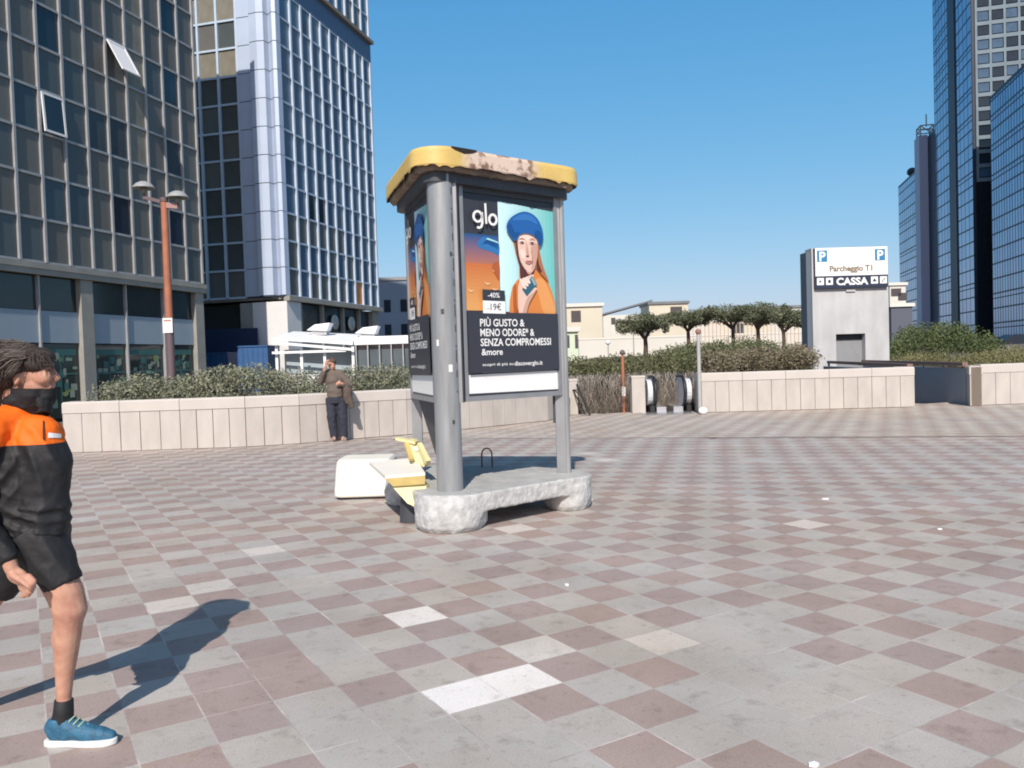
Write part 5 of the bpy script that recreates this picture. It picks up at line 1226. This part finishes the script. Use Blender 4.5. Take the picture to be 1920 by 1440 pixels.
chain(b, [(W(52, 1005, .06), .08), (W(5, 1080, .09), .075), (W(-40, 1140, .09), .066), (W(-75, 1205, .09), .058), (W(-118, 1290, .09), .038), (W(-125, 1312, .09), .038)], s)
# near arm: forearm and hand
chain(b, [(W(-20, 812, -.17), .05), (W(-56, 935, -.225), .044), (W(-24, 1000, -.225), .040), (W(17, 1052, -.22), .029), (W(22, 1066, -.22), .028)], s)
ell_px(b, 33, 1080, -.22, (.048, .023, .034), s, .5)
for k, (kx, ky, dy, l) in enumerate(((54, 1080, -.245, 1.0), (52, 1089, -.235, 1.08), (47, 1097, -.222, 1.0), (40, 1102, -.208, .82))):   # four curled fingers
    kn = W(kx, ky, dy); m1 = kn+Vector((.024, -.004, -.022))*l; m2 = m1+Vector((-.012, .004, -.022))*l; tip = m2+Vector((-.022, .008, -.002))*l
    chain(b, [(W(35, 1080, -.22+k*.004), .015), (kn, .0125), (m1, .0110), (m2, .0098), (tip, .0085)], s, 10)
chain(b, [(W(24, 1078, -.240), .015), (W(42, 1090, -.262), .0125), (W(55, 1101, -.264), .0105), (W(58, 1107, -.258), .009)], s, 10)      # thumb
# far arm
chain(b, [(W(60, 812, .16), .05), (W(84, 915, .22), .042), (W(112, 985, .20), .028), (W(116, 992, .2), .028)], s)
ell_px(b, 117, 1002, .2, (.030, .022, .042), s)
for k in range(4):
    kn = W(113+k*3, 1014, .2+.0*k)+Vector((0, -.024+.016*k, 0)); chain(b, [(W(116, 1004, .2), .015), (kn, .0115), (kn+Vector((-.006, 0, -.028)), .010), (kn+Vector((-.022, 0, -.04)), .0085)], s, 8)
chain(b, [(W(117, 1000, .2), .014), (W(124, 1008, .17), .011), (W(123, 1016, .165), .009)], s, 8)
ob = remeshed(b, 'body', .0065, 3, wk); ob.data.materials.clear(); ob.data.materials.append(M_SKIN)
for dy in (-.033, .033):
    e = MB(); e.ell((0, 0, 0), (.0115, .0115, .0100), mat('eye white', (.34, .30, .28), .3), 12, 8); e.ell((.0075, -.004*(1 if dy < 0 else -1), 0), (.0062, .0066, .0068), mat('iris', (.03, .02, .015), .1), 10, 6)
    e.build('eye', wk, W(89, 696, dy*.92))
e = MB()
for dy in (-.034, .034): chain(e, [(W(82, 689, dy*1.3), .004), (W(92, 686, dy*1.05), .006), (W(98, 689, dy*.6), .0045)], M_HAIR, 8)
e.build('eyebrow', wk, fix=False)
# hair: swept back, over the ear and down the nape
h = MB()
ell_px(h, 34, 682, 0, (.120, .094, .092), M_HAIR); ell_px(h, 5, 705, 0, (.085, .088, .10), M_HAIR); ell_px(h, -2, 745, 0, (.062, .075, .085), M_HAIR)
ell_px(h, 74, 666, 0, (.062, .074, .036), M_HAIR, .25); ell_px(h, 86, 672, -.02, (.030, .055, .026), M_HAIR, .5); ell_px(h, 12, 703, -.05, (.05, .05, .065), M_HAIR); ell_px(h, 60, 682, -.055, (.045, .03, .032), M_HAIR, .35); ell_px(h, -10, 760, -.02, (.05, .075, .06), M_HAIR)
ho = remeshed(h, 'hair', .008, 4, wk, disp=(.035, .014)); ho.data.materials.clear(); ho.data.materials.append(mat('under hair shade', (.030, .022, .018), .8))  # underlayer darker: shade beneath the strands put into its colour
st = MB(); g = random.Random(4); M_HAIR2 = mat('lighter hair', (.13, .105, .09), .5)
for k in range(1700):
    a = g.uniform(-1.25, 1.25); t0 = g.uniform(-.4, 1.0)
    base = Vector((.112*sin(t0)+.0, .098*sin(a)*1.0, .092*cos(t0)*cos(a)*1.0+.010)); c0 = W(34, 684)
    p0 = c0+base; drop = g.uniform(.5, 1)
    p1 = p0+Vector((-.055, .012*sin(a), .006-.02*drop)); p2 = p1+Vector((-.052, .01*a, -.050*drop)); p3 = p2+Vector((-.022+g.uniform(-.016, .016), .004*a, -.085*drop))
    jx = Vector((g.uniform(-.014, .014), g.uniform(-.016, .016), g.uniform(-.012, .020)))
    st.tube([p0, p1+jx, p2+jx*1.6, p3+jx*2], [.0010, .0018, .0014, .0004], M_HAIR2 if g.random() < .3 else M_HAIR, 4, False)
for k in range(1000):
    a = g.uniform(.55, 1.35)*(1 if g.random() < .25 else -1); t0 = g.uniform(-.9, .75); c0 = W(34, 692)
    p0 = c0+Vector((.118*sin(t0), .104*sin(a), .095*cos(t0)*cos(a)+.004)); sg = 1 if a > 0 else -1
    p1 = p0+Vector((-.022+g.uniform(-.010, .012), .006*sg, -.028+g.uniform(-.012, .012))); p2 = p1+Vector((-.03+g.uniform(-.01, .006), .004*sg, -.034)); p3 = p2+Vector((-.018+g.uniform(-.012, .010), -.002*sg, -.03-g.uniform(0, .03)))
    if t0 > .3: p2 = p1.lerp(p2, .5); p3 = p2+Vector((-.01, 0, -.008))
    st.tube([p0, p1, p2, p3], [.0010, .0018, .0015, .0004], M_HAIR2 if g.random() < .22 else M_HAIR, 4, False)
for k in range(240):
    dy = g.uniform(-.085, .05); p0 = W(56+g.uniform(-14, 14), 655, dy*.8); p3 = W(94+g.uniform(-46, 7) if dy < -.045 else 97+g.uniform(-8, 5), 687+g.uniform(-10, 9), dy*1.05-.008)
    st.tube([p0, p0.lerp(p3, .5)+Vector((.014, 0, .014)), p3], [.0013, .0018, .0005], M_HAIR, 4, False)
so_ = st.build('hair_strands', ho, fix=False)
# neck tube
n_ = MB(); n_.tube([W(60, 716), W(60, 742), W(60, 764), W(68, 786)], [.084, .082, .066, .022], M_GAI, 24); n_.tube([W(82, 716), W(82, 745), W(78, 768)], [.054, .052, .035], M_GAI, 20); ell_px(n_, 42, 752, 0, (.078, .082, .05), M_GAI)
for k in range(4): n_.tube([W(60+34*cos(t), 741+k*10+4*sin(t*2+k)+6*(1-cos(t)), .075*sin(t)*-1) for t in np.linspace(-1.4, 1.4, 9)], [.004, .009, .011, .012, .012, .012, .011, .009, .004], M_GAI, 8)
no = remeshed(n_, 'neck_tube', .006, 3, wk, disp=(.03, .006))
bm = bmesh.new(); bm.from_mesh(no.data); cut0 = W(60, 727)   # clean upper edge
bmesh.ops.bisect_plane(bm, geom=bm.verts[:]+bm.edges[:]+bm.faces[:], plane_co=cut0, plane_no=(.06, 0, 1), clear_outer=True); bm.to_mesh(no.data); bm.free()
no.data.materials.clear(); no.data.materials.append(M_GAI)
# jacket with sleeves
j = MB()
for dy_ in (-.05, .05):
    chain(j, [(W(70, 818, dy_), .095), (W(86, 866, dy_), .108), (W(82, 925, dy_), .098), (W(84, 975, dy_), .106)], M_BLK, 20)
    chain(j, [(W(22, 818, dy_), .100), (W(28, 866, dy_), .118), (W(32, 925, dy_), .108), (W(36, 975, dy_), .108)], M_BLK, 20)
j.tube([W(60, 960), W(64, 1000), W(63, 1024)], [.145, .152, .146], M_BLK, 28)
for k in range(5):
    g_ = random.Random(k); z_ = 955+k*13; j.tube([W(20+g_.uniform(-20, 20), z_, -.150), W(70, z_+g_.uniform(-8, 8), -.158), W(118, z_+g_.uniform(-10, 4), -.09)], [.004, .011, .004], M_BLK, 8)
chain(j, [(W(-14, 806, -.13), .080), (W(40, 788, 0), .085), (W(72, 806, .15), .078)], M_BLK); ell_px(j, 70, 815, 0, (.105, .12, .075), M_BLK)
chain(j, [(W(-18, 808, -.145), .080), (W(-44, 870, -.20), .070), (W(-58, 935, -.225), .062), (W(-26, 995, -.225), .054), (W(10, 1040, -.22), .044)], M_BLK)
j.tube([W(-8, 1015, -.222), W(16, 1050, -.22)], [.050, .043], M_BLK, 16)
chain(j, [(W(60, 808, .15), .076), (W(78, 870, .20), .066), (W(86, 915, .22), .056), (W(108, 978, .20), .042)], M_BLK)
jo = remeshed(j, 'jacket', .008, 4, wk, disp=(.10, .018)); zb_ = W(60, 829).z
folds(jo, [(W(60, 880, -.14), (.13, .2, .12), (1, 0, .25), .075, .008), (W(10, 900, -.15), (.1, .2, .13), (1, 0, -.5), .07, .008), (W(70, 975, -.13), (.2, .25, .06), (.35, 0, 1), .05, .007),
           (W(-40, 940, -.22), (.12, .1, .12), (.5, .2, 1), .045, .006), (W(0, 1010, -.22), (.08, .1, .08), (1, 0, .8), .035, .005), (W(40, 815, -.15), (.1, .1, .06), (1, 0, .6), .09, .005)])
bm = bmesh.new(); bm.from_mesh(jo.data); bmesh.ops.bisect_plane(bm, geom=bm.verts[:]+bm.edges[:]+bm.faces[:], plane_co=(0, 0, zb_), plane_no=(0, 0, 1)); bm.to_mesh(jo.data); bm.free()
paint(jo, [M_BLK, M_ORJ], lambda c, n: 1 if c.z > zb_ else 0)
e = MB(); zp = [W(96, y, -.085) for y in (795, 812, 828)]
lab_ = W(104, 817, -.07)
def on_jacket(px, py):       # nearest jacket surface towards the camera
    d = ray(px, py).normalized(); o_ = Vector((0, 0, EYE))-WO; ok, loc, nn, ix = jo.ray_cast(o_, d); return (loc-d*.005) if ok else W(px, py, -.2)
bpy.context.view_layer.update()
xs_ = [90, 95, 100, 105, 110, 115]
up_ = [on_jacket(x, 811+.5*i_) for i_, x in enumerate(xs_)]; dn_ = [on_jacket(x, 821) for x in xs_]
e.add(up_+dn_, [(i_, i_+1, 7+i_, 6+i_) for i_ in range(5)], M_SW)
ys_ = list(range(788, 828, 4)); l_ = [on_jacket(80, y) for y in ys_]; e.add(l_+[p+Vector((.006, 0, 0)) for p in l_], [(i_, i_+1, len(ys_)+i_+1, len(ys_)+i_) for i_ in range(len(ys_)-1)], M_GAI)
e.build('chest_print', jo, fix=False)
# shorts
sh = MB(); ell_px(sh, 60, 1000, 0, (.140, .14, .11), M_BLK)
sh.tube([W(62, 1000, -.06), W(92, 1045, -.072), W(121, 1098, -.08)], [.122, .100, .079], M_BLK, 20); sh.tube([W(50, 1000, .07), W(18, 1060, .085), W(-8, 1108, .09)], [.125, .10, .085], M_BLK, 20)
sho = remeshed(sh, 'shorts', .009, 3, wk, disp=(.06, .008)); folds(sho, [(W(100, 1040, -.15), (.12, .2, .1), (.8, 0, .5), .07, .006), (W(110, 1085, -.15), (.1, .2, .05), (1, 0, 0), .06, .004)]); sho.data.materials.clear(); sho.data.materials.append(M_BLK)
# sock and shoes
def shoe(loc, rz, tilt=0):
    r = MB()
    for a, c, ra, rc in (((-.0, 0, .052), (.06, 0, .052), .038, .042), ((-.006, 0, .078), (.05, 0, .084), .042, .044), ((.06, 0, .07), (.13, 0, .052), .045, .042), ((.13, 0, .048), (.20, .004, .038), .042, .036), ((.20, .004, .036), (.235, .006, .032), .036, .028)): r.cap(a, c, ra, rc, M_SHO)
    r.tube([(.02, 0, .08), (.012, 0, .122)], [.047, .045], M_SHO, 18)
    o = remeshed(r, 'shoe', .007, 3, wk, loc=loc); o.rotation_euler = (0, tilt, rz)
    o.data.materials.clear(); o.data.materials.append(M_SHO)
    so2 = MB(); out = smooth_poly([(-.045, 0), (-.03, .036), (.05, .036), (.13, .045), (.22, .042), (.268, .004), (.235, -.036), (.13, -.046), (.05, -.036), (-.03, -.036)], 4)
    so2.prism(out, .001, .030, M_SOLE, True, bev=.006); so2.build('sole', o, fix=False)
    lc = MB()
    for k in range(5):
        x = .075+k*.02; z = .118-k*.011; lc.tube([(x, -.028, z-.008), (x+.008, 0, z+.004), (x, .028, z-.008)], .0035, M_LACE, 6)
    lc.build('laces', o); return o
shoe((at(86, 1388, YW-.07).x-WO.x+.047, -.07, 0), R(-3))
shoe(tuple(W(-128, 1330, .09)-Vector((0, 0, .04))), R(2), R(35))
e = MB(); e.tube([W(117, 1352, -.07), W(119, 1335, -.07), W(120, 1312, -.07), W(120, 1311, -.07)], [.044, .041, .0375, .033], M_BLK, 18); e.build('sock', wk)
tag(wk, 'man in an orange and black jacket and shorts striding right at the left edge', 'person')

# man standing by the wall
YM = 17.12; mn = empty('person', (-3.74, YM, 0)); MO = mn.location.copy()
def V(px, py, dy=0.0):
    return at(px, py, YM+dy)-MO
M_SWE = mat('brown grey sweater', (.145, .115, .095), .9, noise=.2, scale=8, bump=.4, bscale=14); M_TRO = mat('navy trousers', (.030, .034, .052), .85, noise=.2, scale=6, bump=.5, bscale=10); M_SHG = mat('grey shoes', (.22, .19, .17), .7)
b = MB(); s = M_SKIN
b.ell(V(622, 683), (.078, .095, .112), s, 18, 12); b.ell(V(624, 688, -.05), (.055, .06, .07), s); chain(b, [(V(624, 684, -.10), .012), (V(625, 688, -.118), .016)], s)
chain(b, [(V(624, 692), .055), (V(626, 705), .065)], s); b.ell(V(628, 722), (.14, .1, .22), s); b.ell(V(630, 745), (.13, .1, .12), s)
for hx, kx, ax_ in ((622, 623, 627), (640, 643, 644)): chain(b, [(V(hx, 748), .085), (V(kx, 783, -.03), .06), (V(ax_, 818), .045), (V(ax_-1, 824, -.12), .038)], s)
chain(b, [(V(612, 701), .05), (V(601, 716, -.05), .042), (V(607, 697, -.15), .034), (V(611, 686, -.17), .03)], s); b.ell(V(612, 681, -.18), (.038, .028, .05), s)
for k in range(4): chain(b, [(V(611+k*1.2, 680, -.19), .013), (V(612+k*1.6, 676-k*.3, -.205), .012), (V(614+k*1.3, 675, -.185), .010)], s, 8)
chain(b, [(V(609, 683, -.18), .013), (V(613, 687, -.2), .011)], s, 8)
chain(b, [(V(640, 701), .05), (V(655, 722, -.03), .042), (V(646, 721, -.15), .034), (V(639, 719, -.2), .03)], s); b.ell(V(636, 718, -.21), (.05, .03, .034), s)
for k in range(4): chain(b, [(V(635, 716+k*1.3, -.22), .013), (V(632, 717+k*1.4, -.225), .012), (V(630, 718.5+k*1.4, -.21), .010)], s, 8)
chain(b, [(V(638, 716, -.22), .013), (V(636, 713.5, -.23), .011)], s, 8)
ob = remeshed(b, 'body', .011, 2, mn); ob.data.materials.clear(); ob.data.materials.append(M_SKIN)
h = MB(); h.ell(V(622.5, 679, .015), (.086, .10, .10), M_HAIR); h.ell(V(623, 677, -.03), (.07, .07, .05), M_HAIR)
ho = remeshed(h, 'hair', .014, 2, mn, disp=(.05, .02)); ho.data.materials.clear(); ho.data.materials.append(mat('brown hair', (.10, .06, .045), .7))
e = MB()
for dx in (-2.6, 2.8): e.ell(V(624+dx, 684, -.098), (.012, .008, .008), mat('iris', (.03, .02, .015), .1), 8, 6)
e.build('eye', mn, fix=False)
j = MB(); j.ell(V(627, 712), (.20, .13, .20), M_SWE); j.ell(V(629, 728), (.185, .14, .20), M_SWE); j.tube([V(629, 730), V(630, 745)], [.19, .175], M_SWE, 20)
chain(j, [(V(613, 700), .085), (V(638, 700), .085)], M_SWE); chain(j, [(V(612, 702), .078), (V(601, 716, -.05), .066), (V(607, 698, -.145), .052)], M_SWE); chain(j, [(V(640, 702), .078), (V(656, 722, -.03), .068), (V(644, 721, -.16), .05)], M_SWE)
jo2 = remeshed(j, 'sweater', .014, 3, mn, disp=(.10, .03)); jo2.data.materials.clear(); jo2.data.materials.append(M_SWE)
j = MB(); j.tube([V(630, 741), V(630, 756)], [.165, .17], M_TRO, 20)
for hx, kx, ax_ in ((621, 622, 627), (640, 643, 645)): j.tube([V(hx, 746), V(kx, 783, -.03), V(ax_, 821)], [.12, .098, .085], M_TRO, 18)
jo3 = remeshed(j, 'trousers', .014, 3, mn, disp=(.08, .025)); jo3.data.materials.clear(); jo3.data.materials.append(M_TRO)
for ax_, a in ((627, -.25), (645, .2)):
    j = MB(); j.cap((0, 0, .045), (.02, -.15, .04), .05, .045, M_SHG); j.box(-.05, .07, -.19, .05, 0, .02, M_SHG); p = V(ax_, 823); o = j.build('shoe', mn, (p.x, 0, 0)); o.rotation_euler = (0, 0, a)
tag(mn, 'man in a brown grey sweater and navy trousers standing before the curved wall, hand raised', 'person')
j = MB(); pts = [V(648, 722, -.12), V(652, 733, -.10), V(655, 748, -.1), V(661, 765, -.1)]
j.tube(pts, [.06, .10, .07, .05], mat('dark brown coat', (.10, .075, .06), .9, bump=.5, bscale=12), 14); j.tube([V(650, 726, -.14), V(648, 742, -.14), V(651, 757, -.13)], [.05, .06, .03], MATS['dark brown coat'], 12)
cc = remeshed(j, 'coat', .014, 3, None, disp=(.06, .03)); cc.location = MO; cc.data.materials.clear(); cc.data.materials.append(MATS['dark brown coat'])
tag(cc, 'dark brown coat hanging over the arm of the man by the wall', 'coat')
